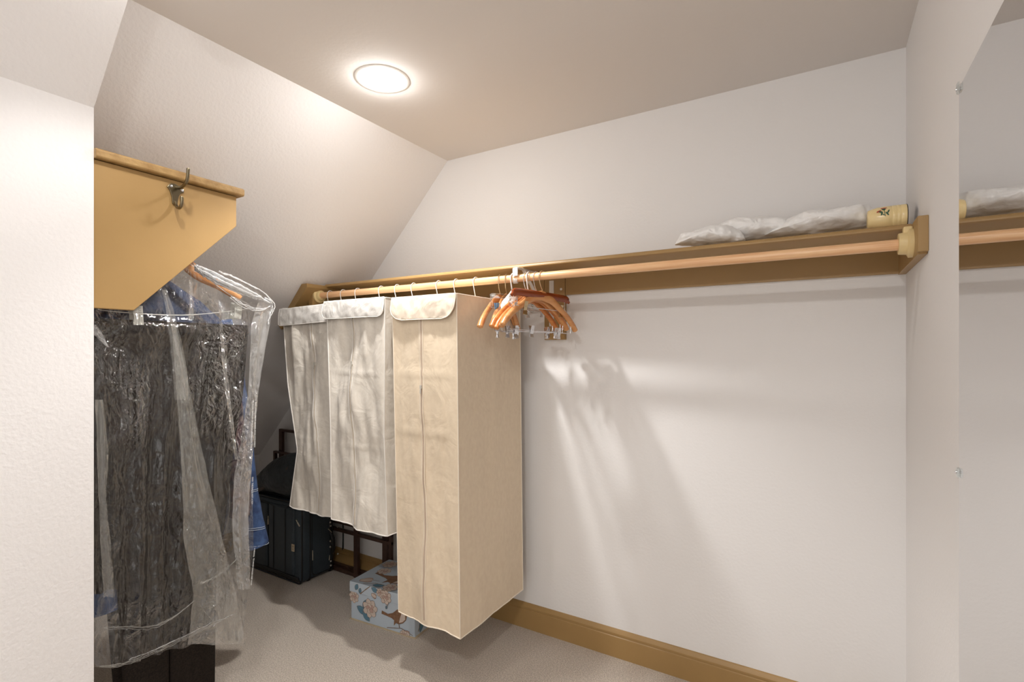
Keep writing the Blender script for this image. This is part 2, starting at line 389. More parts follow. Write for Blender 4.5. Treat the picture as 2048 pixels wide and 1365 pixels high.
# white steel support bracket
bx_ = -1.118
mb = MB()
mb.box(bx_-.012, bx_+.012, ROD_Y-.012, YB-.02, SHB-.0035, SHB-.0005)
mb.box(bx_-.012, bx_+.012, ROD_Y-.0225, ROD_Y-.0195, ROD_Z+.008, SHB-.006)
mb.sweep([(bx_, ROD_Y-.021, SHB-.008), (bx_, ROD_Y-.018, SHB-.003), (bx_, ROD_Y-.01, SHB-.002)], [(.002, .012)]*3, 6, up=(1, 0, 0))
mb.sweep([(bx_, YB-.022, 1.52), (bx_, 2.10, 1.60), (bx_, 1.98, 1.69), (bx_, 1.93, SHB-.004)], [(.002, .010)]*4, 6, up=(1, 0, 0))
hook = [(bx_-.002*d, ROD_Y-.021*math.cos(math.radians(a)), ROD_Z-.021*math.sin(math.radians(a))) for d, a in enumerate(range(10, 171, 16))]
mb.sweep(hook, [(.0015, .012)]*len(hook), 6, up=(1, 0, 0))
mb.box(bx_-.012, bx_+.012, YB-.0225, YB-.0195, 1.50, 1.72)
sb = mb.build('steel_bracket', 'white_metal', sh, smooth=False)
MB().lathe([(.006, 0), (.006, -.003), (.002, -.005)], (bx_+.05, YB-.018, 1.676), 'y', 12).build('screw_cap', 'white_plastic', sh)
# thin dark caulk gap line under the shelf is left as the real joint

rodo = tag(MB().sweep([(-2.41, ROD_Y, ROD_Z), (XR-.035, ROD_Y, ROD_Z)], .0165, 28).build('closet_rod', 'rod'), 'long round beech rod hung under the shelf', 'rod')

# ------------------------------------------------------------------ left shelf: end bracket with coat hook
t = thing('wall_shelf', 'short ochre shelf end with a slanted bracket board at the left', 'shelf', (-1.92, Y0, 1.51))
MB().prism([(Y0, 1.51), (.772, 1.51), (1.109, 1.853), (1.109, 1.965), (Y0, 1.965)], 'x', -1.921, -1.900).build('end_bracket', 'gold', t, smooth=False, bevel=.002)
MB().prism([(-1.882, 1.967), (-1.878, 1.972), (-1.878, 1.99), (-1.884, 1.996), (-2.20, 1.996), (-2.20, 1.967)], 'y', Y0, 1.128).build('shelf_board', 'gold_worn', t, bevel=.002, ang=30)
MB().box(-2.62, -1.921, Y0, Y0+.018, 1.62, 1.70).build('cleat', 'gold', t, smooth=False)
RX_Y = .95; RX_Z = 1.80
tag(MB().sweep([(-1.925, RX_Y, RX_Z), (-2.36, RX_Y, RX_Z)], .0165, 20).build('closet_rod', 'rod'), 'short rod behind the slanted bracket board holding the filmed clothes', 'rod')
# coat hook
hk = thing('coat_hook', 'aged brass double coat hook screwed to the slanted board', 'hook', (-1.90, .886, 1.93))
X0 = -1.8995
plate = [(.872, 1.944), (.880, 1.951), (.892, 1.952), (.905, 1.9475), (.916, 1.943), (.922, 1.935), (.919, 1.927), (.908, 1.922), (.902, 1.905), (.900, 1.886), (.892, 1.876), (.884, 1.884), (.882, 1.905), (.876, 1.925), (.868, 1.936)]
MB().prism(plate, 'x', X0, X0+.0055).build('back_plate', 'bronze', hk, smooth=False, bevel=.0015)
up_ = smoothcurve([(X0+.004, .897, 1.940), (X0+.030, .897, 1.936), (X0+.060, .895, 1.940), (X0+.082, .893, 1.954), (X0+.090, .892, 1.985)], 6)
MB().sweep(up_, [.0060-.0012*i/len(up_) for i in range(len(up_))], 10).build('upper_prong', 'bronze', hk)
MB().lathe([(.001, .0055), (.004, .0045), (.0055, 0), (.004, -.0045), (.001, -.0055)], up_[-1], 'z', 12).build('prong_tip', 'bronze', hk)
lo = smoothcurve([(X0+.004, .892, 1.890), (X0+.016, .892, 1.872), (X0+.036, .891, 1.865), (X0+.052, .890, 1.874), (X0+.055, .889, 1.895)], 6)
MB().sweep(lo, [.0056]*len(lo), 10).build('lower_prong', 'bronze', hk)
MB().lathe([(.001, .0055), (.004, .0045), (.0055, 0), (.004, -.0045), (.001, -.0055)], lo[-1], 'z', 12).build('prong_tip', 'bronze', hk)
for (y, z) in ((.879, 1.940), (.914, 1.934)):
    MB().lathe([(.0048, 0), (.0045, .0018), (.001, .003)], (X0+.0055, y, z), 'x', 12).build('screw', 'steel', hk)

# ------------------------------------------------------------------ mirror with clips
MY1, MZ1 = 1.372, 1.917
mi = thing('wall_mirror', 'large frameless mirror on the right wall', 'mirror', (XR, .6, .16))
mx0 = XR-.0065
mg = MB().box(mx0, XR-.0005, -.35, MY1, .16, MZ1).build('glass', ['mirror', 'mirror_edge'], mi, smooth=False)
for p in mg.data.polygons:
    if abs(p.normal.x) < .5: p.material_index = 1
for z in (1.917, 1.128):
    cl = MB()
    cl.lathe([(.011, 0), (.011, -.004), (.009, -.0085), (.004, -.010)], (XR, MY1+.006, z), 'x', 20)
    cl.box(XR-.0105, XR-.0075, MY1-.012, MY1+.004, z-.009, z+.009)
    c_ = cl.build('mirror_clip', 'clear', mi)
    MB().lathe([(.0035, 0), (.003, -.0025), (.001, -.003)], (XR-.0085, MY1+.006, z), 'x', 10).build('screw', 'steel', c_)

# ------------------------------------------------------------------ garment bags
KR = 1.88/1.955
EYE = Vector((0, 0, CAM_H))
def onrod(p): return EYE+(p-EYE)*KR
def make_bag(label, xl, xr, yf, yb, zt, zb, canvas, flapmat, pipe, zipmat, zfrac, hooks, flap, amp, seed, creases, hookmat='white_metal', bulge=0):
    """xl/xr: tables z->x; zb: function(side fraction 0..1 from left)->bottom z"""
    x0, x1 = interp(xl, zt), interp(xr, zt)
    t = thing('garment_bag', label, 'garment bag', ((x0+x1)/2*KR, ROD_Y, onrod(Vector((0, 0, zt))).z), 0, 'canvas garment bags on the long rod')
    def surf(side, s, v):
        # side 0 front l->r, 1 right f->b, 2 back r->l, 3 left b->f
        fx = {0: s, 1: 1, 2: 1-s, 3: 0}[side]
        z = zt+(zb(fx, side)-zt)*v
        if v == 0 and side in (0, 2): z += -.006*math.sin(PI*s)
        a, b = interp(xl, z), interp(xr, z)
        m_ = min(1, 4*s, 4*(1-s))**.6*min(1, v*7+.05)
        if side == 0:
            x = a+(b-a)*s; y = yf; n = Vector((0, -1, 0)); q = (x*7, seed, z*2.0)
        elif side == 1:
            x = b; y = yf+(yb-yf)*s; n = Vector((1, 0, 0)); q = (seed+5, y*6, z*1.8)
        elif side == 2:
            x = b+(a-b)*s; y = yb; n = Vector((0, 1, 0)); q = (x*7, seed+3, z*2)
        else:
            x = a; y = yb+(yf-yb)*s; n = Vector((-1, 0, 0)); q = (seed+9, y*6, z*1.8)
        A = amp if side == 0 else amp*.35
        if side == 2: A = amp*.1
        d = A*(nz(*q)+.45*nz(q[0]*2.3+4, q[1]*2.3, q[2]*2.1)+.18*nz(q[0]*6, q[1]*6, q[2]*5))*m_
        if side == 0: d += bulge*math.sin(PI*s)*math.sin(PI*v)*m_
        for c in creases: d += .0035*math.exp(-((z-c)/.005)**2)*m_
        if side == 1: d += .003*math.exp(-((s-.52)/.012)**2)*m_
        return onrod(Vector((x, y, z))+n*d)
    mb = MB()
    NV = 84
    NS = [40, 34, 12, 16]
    def ringfn(u, v):
        k = u*sum(NS); k = int(round(k)) % sum(NS); side = 0
        while k >= NS[side]: k -= NS[side]; side += 1
        return surf(side, k/NS[side], v)
    mb.grid(ringfn, sum(NS), NV, wrap=True)
    n = sum(NS)
    mb.f.append(tuple(range(n-1, -1, -1))); mb.mi.append(0)
    mb.f.append(tuple(NV*n+i for i in range(n))); mb.mi.append(0)
    body = mb.build('body', canvas, t, ang=60)
    # piping along the seams
    p = MB()
    for side, s in ((0, 0), (0, 1), (1, 1)):
        p.sweep([surf(side, s, k/50)+Vector((0, -.001, 0)) for k in range(51)], .0022, 6)
    for v in (0, 1):
        for side in (0, 1):
            p.sweep([surf(side, k/30, v) for k in range(31)], .0026 if v else .002, 6)
    p.build('piping', pipe, t)
    # zipper
    zm = MB()
    z0 = .03
    pts = [surf(0, zfrac+.02*nz(seed, k*.12, 3), z0+(0.985-z0)*k/60)+Vector((0, -.0012, 0)) for k in range(61)]
    zm.sweep(pts, [(.0014, .0022)]*61, 6, up=(1, 0, 0)); zp = zm.build('zipper', zipmat, t)
    for sgn in (-1, 1):
        MB().sweep([q+Vector((sgn*.009, .0004, 0)) for q in pts], .0014, 5).build('zipper_seam', pipe, zp)
    q = surf(0, zfrac, .28)+Vector((0, -.005, 0))
    MB().box(q.x-.0045, q.x+.0045, q.y-.0025, q.y+.0035, q.z-.004, q.z+.010).sweep([q+Vector((0, -.003, 0)), q+Vector((.001, -.004, -.012)), q+Vector((0, -.004, -.024))], [(.001, .002), (.001, .0035), (.001, .0035)], 6, up=(1, 0, 0)).build('zipper_pull', 'rivet', zp)
    # flap over the top front edge
    fh, fl, fr, rnd, ftilt = flap
    fx0, fx1 = x0+fl, x1+fr
    def ff(s, v):
        ww = 1
        cx = (fx0+fx1)/2; hw = (fx1-fx0)/2
        if v > 1-rnd: ww = 1-(1-math.sqrt(max(0, 1-((v-(1-rnd))/rnd)**2)))*(rnd*fh/hw)*1.1
        x = cx+(2*s-1)*hw*ww
        z = zt+.003-v*fh+ftilt*(s-.5)
        y = yf-.006-.010*math.sin(min(1, v*1.5)*PI/2)-.006*nz(x*14, seed+20, z*9)-.004*nz(x*45, seed+2, z*30)
        return onrod(Vector((x, y, z)))
    g = MB().grid(ff, 44, 16); fo = g.build('flap', flapmat, t, solid=.0016, ang=80)
    edge = [ff(0, k/16) for k in range(17)]+[ff(k/44, 1) for k in range(1, 45)]+[ff(1, 1-k/16) for k in range(1, 17)]
    MB().sweep(edge, .0022, 6).build('piping', pipe, fo)
    # wire hooks standing out of the top, bent over the rod
    zt = onrod(Vector((0, 0, zt))).z
    for hx in hooks:
        pts = [(hx, ROD_Y-.004, zt-.01), (hx, ROD_Y-.004, zt+.012), (hx+.002, ROD_Y-.012, zt+.03), (hx, ROD_Y-.021, ROD_Z-.012)]
        pts += [(hx, ROD_Y-.021*math.cos(a), ROD_Z+.021*math.sin(a)) for a in [math.radians(d) for d in range(0, 181, 20)]]
        pts.append((hx, ROD_Y+.021, ROD_Z-.008))
        MB().sweep(smoothcurve(pts, 3), .0019, 8).build('hook', hookmat, t)
    return t

def hx(u): return at(u, 585, Y=ROD_Y).x
b1 = make_bag('short white canvas garment bag nearest the sloped ceiling', [(.55, -2.435), (.86, -2.37), (1.2, -2.45), (1.63, -2.498)],
              [(.55, -2.075), (1.0, -2.085), (1.63, -2.112)], 1.712, 2.15, 1.612, lambda s, side: .553-.012*math.sin(PI*s) if side in (0, 2) else .553,
              'canvas', 'canvas_white', 'piping_white', 'zip_pale', .62, [hx(661), hx(687), hx(716)], (.092, -.012, .004, .12, .012), .036, 1.3, [1.30, .93])
b2 = make_bag('middle short canvas garment bag with white flap', [(.55, -2.045), (1.0, -2.05), (1.63, -2.078)],
              [(.53, -1.668), (1.0, -1.69), (1.63, -1.685)], 1.665, 2.16, 1.622, lambda s, side: .563-.013*s-.008*math.sin(PI*s) if side in (0, 2) else (.55 if side == 1 else .563),
              'canvas', 'canvas_white', 'piping_white', 'zip_pale', .44, [hx(763), hx(795), hx(828)], (.088, -.018, .002, .35, .0), .042, 8.1, [1.36, 1.28, .93])
b3 = make_bag('tall cream canvas garment bag hanging almost to the floor', [(.19, -1.625), (.5, -1.632), (1.63, -1.664)],
              [(.19, -1.281), (1.63, -1.299)], 1.69, 2.205, 1.619, lambda s, side: {0: .212-.022*s-.006*math.sin(2*PI*s), 1: .19+.0*s, 2: .19+.02*(1-s), 3: .212}[side],
              'canvas_cream', 'canvas_creamflap', 'piping', 'zip', .47, [hx(878), hx(913), hx(952)], (.105, .002, -.002, .6, 0), .017, 15.7, [1.28, 1.03, .80, .46])

# ------------------------------------------------------------------ hangers on the long rod
def hook_pts(r=.021, drop=.062, c=1):
    """local: rod centre at (0, 0, 0) of the hook; stem ends at (0, 0, -drop-...)"""
    pts = [(0, 0, -drop-.012), (0, 0, -drop+.004), (0, -.010, -drop+.020), (0, -r, -.008)]
    pts += [(0, -r*math.cos(a), r*math.sin(a)) for a in [math.radians(d) for d in range(0, 181, 20)]]
    pts.append((0, r, -.010))
    return smoothcurve(pts, 3)
def clip_mb(mb, c, h=.05, w_=.018):
    """two-jaw trouser clip around point c on a bar running along local y"""
    cx, cy, cz = c
    for sgn in (-1, 1):
        M_ = Matrix.Translation((cx, cy, cz)) @ Matrix.Rotation(sgn*.22, 4, 'Y')
        mb.box(sgn*.003-.0009, sgn*.003+.0009, -w_/2, w_/2, -h*.55, h*.42, mx=M_)
    mb.sweep([(cx-.006, cy, cz+.002), (cx, cy, cz+.007), (cx+.006, cy, cz+.002), (cx, cy, cz-.003)], .0018, 6, closed=True)
def wooden_hanger(label, x, rot=0, tilt=0, wood='wood', clips=None, hw=.215, dz=-.078, wire='brass', tagged=False, drop=.14):
    t = thing('wooden_hanger', label, 'hanger', (x*KR, ROD_Y, ROD_Z), rot, 'hangers on the long rod')
    t.rotation_euler = (tilt, 0, rot)
    MB().sweep(hook_pts(), .0017, 8).build('hook', wire, t, local=True)
    prof = [(-hw, dz-drop), (-hw*.93, dz-drop*.86), (-hw*.75, dz-drop*.60), (-hw*.5, dz-drop*.34), (-hw*.27, dz-drop*.13), (-.028, dz-.010), (0, dz-.004)]
    prof += [(-a, b) for a, b in prof[-2::-1]]
    pts = smoothcurve([(0, a, b) for a, b in prof], 4)
    rad = []
    for p in pts:
        f = abs(p.y)/hw
        rad.append((.0058+.0075*max(0, f-.3)/.7, (.021-.008*min(1, f*1.6)) if f < .95 else .011))
    rad[0] = (.008, .007); rad[-1] = (.008, .007)
    b = MB().sweep(pts, rad, 12, up=(0, 0, 1)).build('hanger_body', wood, t, local=True)
    if tagged:
        MB().box(.0062, .0082, -.012, .012, dz-.030, dz-.008).build('label_plate', 'plum', t, local=True, smooth=False)
    if clips:
        zb = dz-drop-.012
        mb = MB().sweep(smoothcurve([(0, -hw*.86, dz-drop*.78), (0, -hw*.84, zb+.006), (0, -hw*.78, zb), (0, 0, zb), (0, hw*.78, zb), (0, hw*.84, zb+.006), (0, hw*.86, dz-drop*.78)], 4), .0016, 6)
        mb.build('clip_bar', 'steel', t, local=True)
        for cy in clips:
            c = MB(); clip_mb(c, (0, cy, zb)); c.build('clip', 'steel', t, local=True, smooth=False)
    return t
wooden_hanger('lone wooden hanger against the side of the tall cream bag', -1.256, math.radians(10), wood='wood_pale', tagged=True, hw=.21)
wooden_hanger('wooden hanger with a clip bar behind the white cloth pouch', -1.222, math.radians(16), wood='wood_pale', clips=(-.13, .12), hw=.20)
wooden_hanger('leftmost of the four bunched wooden suit hangers', -1.118, math.radians(-10), wood='wood', clips=(-.12, .14), hw=.215, wire='steel')
wooden_hanger('second of the bunched wooden suit hangers, its left arm lowest', -1.092, math.radians(-12), math.radians(2), wood='wood', clips=(-.10, .10), hw=.22)
wooden_hanger('third of the bunched wooden suit hangers', -1.068, math.radians(-11), wood='wood_pale', clips=(-.13, .13), hw=.215, wire='steel')
wooden_hanger('rightmost suit hanger, its long arm reaching furthest right', -1.038, math.radians(-14), math.radians(-1.5), wood='wood_pale', clips=(-.06, .11), hw=.225)
# dark wooden trouser hanger: straight bar with brass clips below
t = thing('trouser_hanger', 'dark red brown straight wooden trouser hanger in front of the others', 'hanger', (-1.000, ROD_Y, ROD_Z), math.radians(-11), 'hangers on the long rod')
MB().sweep(hook_pts(), .0018, 8).build('hook', 'brass', t, local=True)
bar = [(0, -.188, -.094), (0, -.172, -.083), (0, -.150, -.079), (0, 0, -.080), (0, .150, -.083), (0, .172, -.088), (0, .188, -.098)]
MB().sweep(smoothcurve(bar, 4), [(.006, .007)]*3+[(.0085, .0155)]*19+[(.006, .007)]*3, 12, up=(0, 0, 1)).build('hanger_bar', 'wood_dark', t, local=True)
MB().sweep(smoothcurve([(0, -.155, -.09), (0, -.155, -.125), (0, -.14, -.132), (0, .14, -.138), (0, .155, -.13), (0, .155, -.09)], 4), .0016, 6).build('clip_bar', 'steel', t, local=True)
for cy in (-.108, .128):
    c = MB(); clip_mb(c, (0, cy, -.135), .056, .020); c.build('clip', 'brass', t, local=True, smooth=False)
# clear plastic trouser hangers
for (x, rz, lab, hk_) in ((-1.106, 4, 'clear plastic trouser hanger among the wooden ones', 'white_plastic'), (-1.186, 0, 'clear plastic clip hanger with a thick white hook', 'white_metal')):
    t = thing('clear_hanger', lab, 'hanger', (x*KR, ROD_Y, ROD_Z), math.radians(rz), 'hangers on the long rod')
    MB().sweep(hook_pts(drop=.066), .0028, 8).build('hook', hk_, t, local=True)
    hw = .17
    MB().sweep(smoothcurve([(0, -hw, -.135), (0, -hw, -.10), (0, -hw+.014, -.088), (0, 0, -.082), (0, hw-.014, -.088), (0, hw, -.10), (0, hw, -.135)], 5), [(.004, .010)]*31, 8, up=(0, 0, 1)).build('hanger_bar', 'clear', t, local=True)
    MB().sweep([(0, -hw, -.136), (0, hw, -.136)], .0016, 6).build('clip_bar', 'steel', t, local=True)
    for cy in (-.13, .13):
        c = MB(); clip_mb(c, (0, cy, -.134), .048, .020); c.build('clip', 'blue_clip' if (x < -1.15 and cy < 0) else 'steel', t, local=True, smooth=False)

def pillow(outline, depth_axis, thick, rings=9, wob=0, seed=0, freq=9, sub=5, skew=0):
    """closed soft body from a closed outline of world points; depth_axis unit vector"""
    P = smoothcurve(list(outline)+[outline[0]], sub)[:-1]; n = len(P)
    c = sum(P, Vector())/n; D = Vector(depth_axis)
    mb = MB(); vs = []
    lv = [(-1, k) for k in range(rings)]+[(1, k) for k in range(rings, 0, -1)]
    seq = []
    for k in range(rings+1): seq.append((math.sin(PI/2*k/rings), -math.cos(PI/2*k/rings)))
    for k in range(rings-1, -1, -1): seq.append((math.sin(PI/2*k/rings), math.cos(PI/2*k/rings)))
    for (s, d) in seq:
        s = max(s, .02)
        for p in P:
            q = c+(p-c)*s+D*(thick*d)
            w_ = nz(q.x*freq+seed, q.y*freq, q.z*freq)+.5*nz(q.x*freq*2.2+seed, q.y*freq*2.2, q.z*freq*2.2)+.3*abs(nz(q.x*freq*4+seed, q.y*freq*4, q.z*freq*4))
            dirn = ((p-c)*s*.6+D*(d*thick*2)); dirn = dirn.normalized() if dirn.length > 1e-6 else D
            vs.append(q+dirn*(w_*wob))
    m_ = len(seq)
    fs = [(j*n+i, j*n+(i+1) % n, (j+1)*n+(i+1) % n, (j+1)*n+i) for j in range(m_-1) for i in range(n)]
    fs += [tuple(range(n-1, -1, -1)), tuple((m_-1)*n+i for i in range(n))]
    mb.add(vs, fs); return mb
# white cloth pouch slung on the clip hanger
ol = [at(u, v, Y=1.79) for u, v in ((1028, 577), (1031, 590), (1030, 604), (1022, 618), (1017, 632), (1006, 638), (996, 632), (999, 617), (1008, 602), (1019, 588))]
po = pillow(ol, (CS*.2-.2, .9, 0), .022, 7, .008, 3, 30).build('cloth_pouch', 'cloth_white')
tag(po, 'small white cloth pouch draped over the hangers beside the tall bag', 'pouch')

# ------------------------------------------------------------------ things on the long shelf
def crumpled(name, label, outl, Yc, th, seed):
    o = [at(u, v, Y=Yc) for u, v in outl]
    for p in o: p.z = max(p.z, SH+.004)
    mb = pillow(o, (0, 1, 0), th, 30, .013, seed, 15, 16)
    mb.v = [tuple(Vector(p)+Vector((0, -1, .5))*(.006*(.5-abs(nz(p[0]*26+seed, p[1]*26+p[0]*12, p[2]*26)))+.003*(.5-abs(nz(p[0]*60+seed, p[1]*60, p[2]*50))))) for p in mb.v]
    mb.v = [(x, min(y, YB-.004), max(z, SH+.0012)) for x, y, z in mb.v]
    ob = mb.build(name, 'poly_white', ang=70); tag(ob, label, 'plastic bag', 'white plastic bags on the long shelf'); return ob
crumpled('plastic_bag', 'leftmost crumpled clear white plastic bag, lowest of the row on the long shelf', [(1352, 492), (1362, 474), (1385, 466), (1410, 458), (1440, 452), (1470, 458), (1490, 474), (1480, 486), (1420, 492)], 2.02, .07, 2)
crumpled('plastic_bag', 'middle crumpled white plastic bag with grey knots on the long shelf', [(1425, 480), (1440, 450), (1480, 440), (1530, 436), (1565, 438), (1600, 445), (1615, 465), (1560, 478), (1480, 488)], 2.09, .085, 11)
crumpled('plastic_bag', 'right hand white plastic bag, tallest, reaching the cream cup', [(1530, 474), (1555, 452), (1590, 434), (1620, 424), (1650, 424), (1690, 418), (1735, 412), (1752, 428), (1740, 452), (1660, 466), (1580, 472)], 2.05, .07, 23)
# cream cup lying on its side
cr_ = .038; cy_ = 1.985; cz_ = SH+cr_+.0006
cp = thing('cup', 'cream cup with red and green flower motif lying on the shelf', 'cup', (.16, cy_, SH))
prof = [(.002, 0), (.027, .001), (.030, .003), (.033, .012), (.0365, .026), (.038, .045), (.038, .062), (.0373, .063), (.038, .064), (.038, .074), (.0373, .075), (.038, .076), (.038, .084), (.0374, .085), (.038, .086), (.038, .097), (.0375, .1), (.036, .1), (.0355, .094), (.0355, .04), (.030, .01), (.002, .008)]
cb = MB()
cb.lathe(prof, (.118, cy_, cz_), 'x', 40); cb.build('body', 'cup', cp)
MB().lathe([(.001, .05), (.0352, .05), (.0353, .0995), (.0350, .0995), (.0348, .051)], (.118, cy_, cz_), 'x', 32).build('dark_inside', 'cup_in', cp)
MB().lathe([(.036, .0), (.0378, .0005), (.0378, .002), (.036, .0025)], (.118+.1, cy_, cz_), 'x', 40).build('rim', 'cup_in', cp)
dm = MB()
def cupdecal(poly, mi, lift=.0006):
    vs = []
    for (a, h) in poly:      # a along x, h arc up from the middle facing the camera
        th = h/cr_
        rr = cr_+lift
        vs.append((.118+a, cy_-rr*math.cos(th), cz_+rr*math.sin(th)))
    dm.add(vs, [tuple(range(len(vs)))], mi)
cupdecal(ell(.042, .030, .0085, .0030, .1), 0); cupdecal(ell(.0415, .025, .005, .0045), 1)
cupdecal(ell(.029, .018, .0070, .0028, .5), 0); cupdecal(ell(.034, .015, .006, .0030, -.5), 1)
cupdecal(ell(.050, .008, .0075, .0022, -1.0), 1); cupdecal(ell(.0435, .012, .0010, .013, .1), 1)
cupdecal(ell(.040, .006, .008, .0013, -.6), 1); cupdecal(ell(.053, .015, .0065, .0022, 1.2), 1); cupdecal(ell(.036, .008, .005, .0018, 1.2), 1)
dm.build('flower_motif', ['ink_red', 'ink_green'], cp, smooth=False)

# ------------------------------------------------------------------ clothes under film on the short rod
PX = -1.955
def drape(rows, xc, th, nf, amp, seed, nu=90, nvs=60, flare=1.0, rag=0):
    """closed hanging cloth: rows = [(z, y_left, y_right)] from top to bottom"""
    R = sorted((z, (a, b)) for z, a, b in rows); zt_ = R[-1][0]; zb_ = R[0][0]
    LA = [(z, a) for z, (a, b) in R]; LB = [(z, b) for z, (a, b) in R]
    def f(u, v):
        front = u < .5; s = u*2 if front else 2-2*u
        z = zt_+(zb_-zt_)*v
        if v > .97 and rag: z += rag*nz(s*5, seed, 1)
        a, b = interp(LA, z), interp(LB, z)
        y = a+(b-a)*s
        k = .25+.75*v*flare
        fold = math.sin(2*PI*nf*(s+.06*nz(s*3, z*1.2, seed)))*amp*k+amp*.8*nz(s*6, z*2.5, seed)
        h = th*math.sqrt(max(0, 1-(2*s-1)**4))
        return Vector((xc+fold+(h if front else -h), y, z))
    m_ = MB().grid(f, nu, nvs, wrap=True)
    n = nu
    m_.f.append(tuple(range(n-1, -1, -1))); m_.mi.append(0)
    m_.f.append(tuple(nvs*n+i for i in range(n))); m_.mi.append(0)
    return m_
# black skirt on the wire clip hanger
zw = at(350, 625, X=PX).z
sk = thing('black_skirt', 'black skirt clipped to the white wire hanger inside clear film', 'skirt', (-1.98, .95, 1.47))
ztop = 1.482
drape([(ztop, .675, 1.213), (1.2, .675, 1.19), (.9, .68, 1.14), (.648, .69, 1.10), (.60, .70, 1.085)], -1.995, .014, 7, .013, 4.2).build('skirt', 'black', sk)
drape([(ztop+.002, .674, 1.215), (ztop-.035, .674, 1.214)], -1.995, .0165, 2, .002, 4.2, nvs=4).build('waistband', 'black', sk)
hg = thing('wire_hanger', 'white wire clip hanger with two ribbed clips under the slanted board', 'hanger', (-1.965, .95, RX_Z))
wx = -1.966
hp = [(wx, .95-.021*math.cos(math.radians(a)), RX_Z+.021*math.sin(math.radians(a))) for a in range(180, -1, -20)]
hp = [(wx, .95+.021, RX_Z-.01)]+hp+[(wx, .935, RX_Z-.04), (wx, .95, RX_Z-.06), (wx, .95, RX_Z-.085)]
MB().sweep(smoothcurve(hp, 3), .0016, 8).build('hook', 'white_metal', hg)
a_, b_ = at(203, 622, X=wx).y, at(497, 620, X=wx).y
zr = at(300, 627, X=wx).z; zr2 = at(480, 618, X=wx).z
wp = smoothcurve([(wx, .95, RX_Z-.085), (wx, .76, RX_Z-.19), (wx, a_+.004, zr+.022), (wx, a_, zr+.012), (wx, a_+.012, zr), (wx, .95, zr), (wx, b_-.012, zr2), (wx, b_, zr2+.012), (wx, b_-.004, zr2+.022), (wx, 1.1, RX_Z-.19), (wx, .95, RX_Z-.085)], 6)
MB().sweep(wp, .0014, 6).build('wire_frame', 'white_metal', hg)
for (u, v, rt) in ((276, 631, .05), (476, 622, -.10)):
    q = at(u, v, X=wx+.011)
    c = MB(); RM = Matrix.Translation((wx+.011, q.y, q.z)) @ Matrix.Rotation(rt, 4, 'X')
    c.box(-.002, .002, -.0145, .0145, -.032, .032, mx=RM)
    for i in range(5): c.box(.002, .0035, -.0125+i*.0057, -.0095+i*.0057, -.030, .004, mx=RM)
    for i in range(3):
        for j in (-1, 1): c.box(.002, .0035, j*.0065-.0045, j*.0065+.0045, .010+i*.0075, .013+i*.0075, mx=RM)
    c.box(-.030, -.026, -.0145, .0145, -.032, .032, mx=RM)
    c.box(-.028, 0, -.006, .006, .0, .008, mx=RM)
    c.build('clip', 'grey_plastic', hg, smooth=False)
# long black trousers behind, reaching below the film
tr = thing('black_trousers', 'long black trousers hanging lowest below the film at the left', 'trousers', (-2.03, .93, 1.4))
drape([(1.46, .70, 1.15), (.7, .735, 1.10), (.12, .775, 1.09)], -2.035, .016, 0.5, .006, 9.1, flare=.4).build('trouser_leg', 'black', tr)
drape([(.62, .765, .925), (.10, .79, .925)], -2.008, .010, .5, .002, 3.1, nvs=20).build('trouser_leg', 'black', tr)
drape([(.62, .929, 1.095), (.10, .929, 1.088)], -2.010, .010, .5, .002, 5.1, nvs=20).build('trouser_leg', 'black', tr)

# denim coat on a wooden hanger
DX = -2.13
jk = thing('denim_coat', 'blue denim coat with stitched cuffs behind the black skirt', 'coat', (DX, .95, 1.6))
bp_ = [Vector((DX, y, z)) for y, z in ((.90, 1.625), (.97, 1.650), (1.05, 1.60), (1.15, 1.535), (1.19, 1.47), (1.21, 1.2), (1.20, .9), (1.19, .62), (.95, .60), (.76, .60), (.74, .9), (.72, 1.3), (.72, 1.48), (.78, 1.57))]
pillow(bp_, (1, 0, 0), .055, 8, .010, 5, 7, 5).build('coat_body', 'denim_grey', jk)
def sleeve(path, rad, nm):
    pts = smoothcurve(path, 6); n = len(pts)
    return MB().sweep(pts, [(rad[0]+(rad[1]-rad[0])*i/(n-1)+.004*nz(i*.5, nm, 0), rad[2]+(rad[3]-rad[2])*i/(n-1)) for i in range(n)], 18, up=(1, 0, 0))
cz = at(520, 1065, X=DX)
sr = sleeve([(DX, 1.16, 1.50), (DX, 1.21, 1.30), (DX+.01, 1.245, 1.05), (DX+.01, 1.275, .80), (DX+.02, 1.305, .615)], (.060, .048, .045, .034), 1).build('sleeve', 'denim', jk)
MB().sweep([(DX+.02, 1.303, .625), (DX+.022, 1.318, .535)], [(.050, .036), (.054, .039)], 20, up=(1, 0, 0)).build('cuff', 'denim', sr)
for dzz in (.612, .620, .540):
    f_ = (.625-dzz)/.09; cy0 = 1.303+.015*f_; ra = .0512+.004*f_; rb = .037+.003*f_
    MB().sweep([(DX+.02+rb*math.sin(a), cy0+ra*math.cos(a), dzz+.008*math.cos(a)*-1) for a in [2*PI*k/28 for k in range(28)]], .0010, 5, closed=True).build('stitching', 'stitch', sr)
for z_ in (.78, .787):
    f_ = (.78-.615)
    MB().sweep([(DX+.012+.038*math.sin(a), 1.277+.050*math.cos(a), z_-.006*math.cos(a)) for a in [2*PI*k/28 for k in range(28)]], .0010, 5, closed=True).build('stitching', 'stitch', sr)
slv = sleeve([(DX, .77, 1.50), (DX+.02, .745, 1.25), (DX+.04, .735, 1.0), (DX+.06, .735, .70), (DX+.09, .735, .60)], (.055, .048, .045, .034), 2).build('sleeve', 'denim', jk)
MB().sweep([(DX+.085, .737, .61), (DX+.09, .737, .515)], [(.050, .034), (.052, .037)], 20, up=(1, 0, 0)).build('cuff', 'denim', slv)
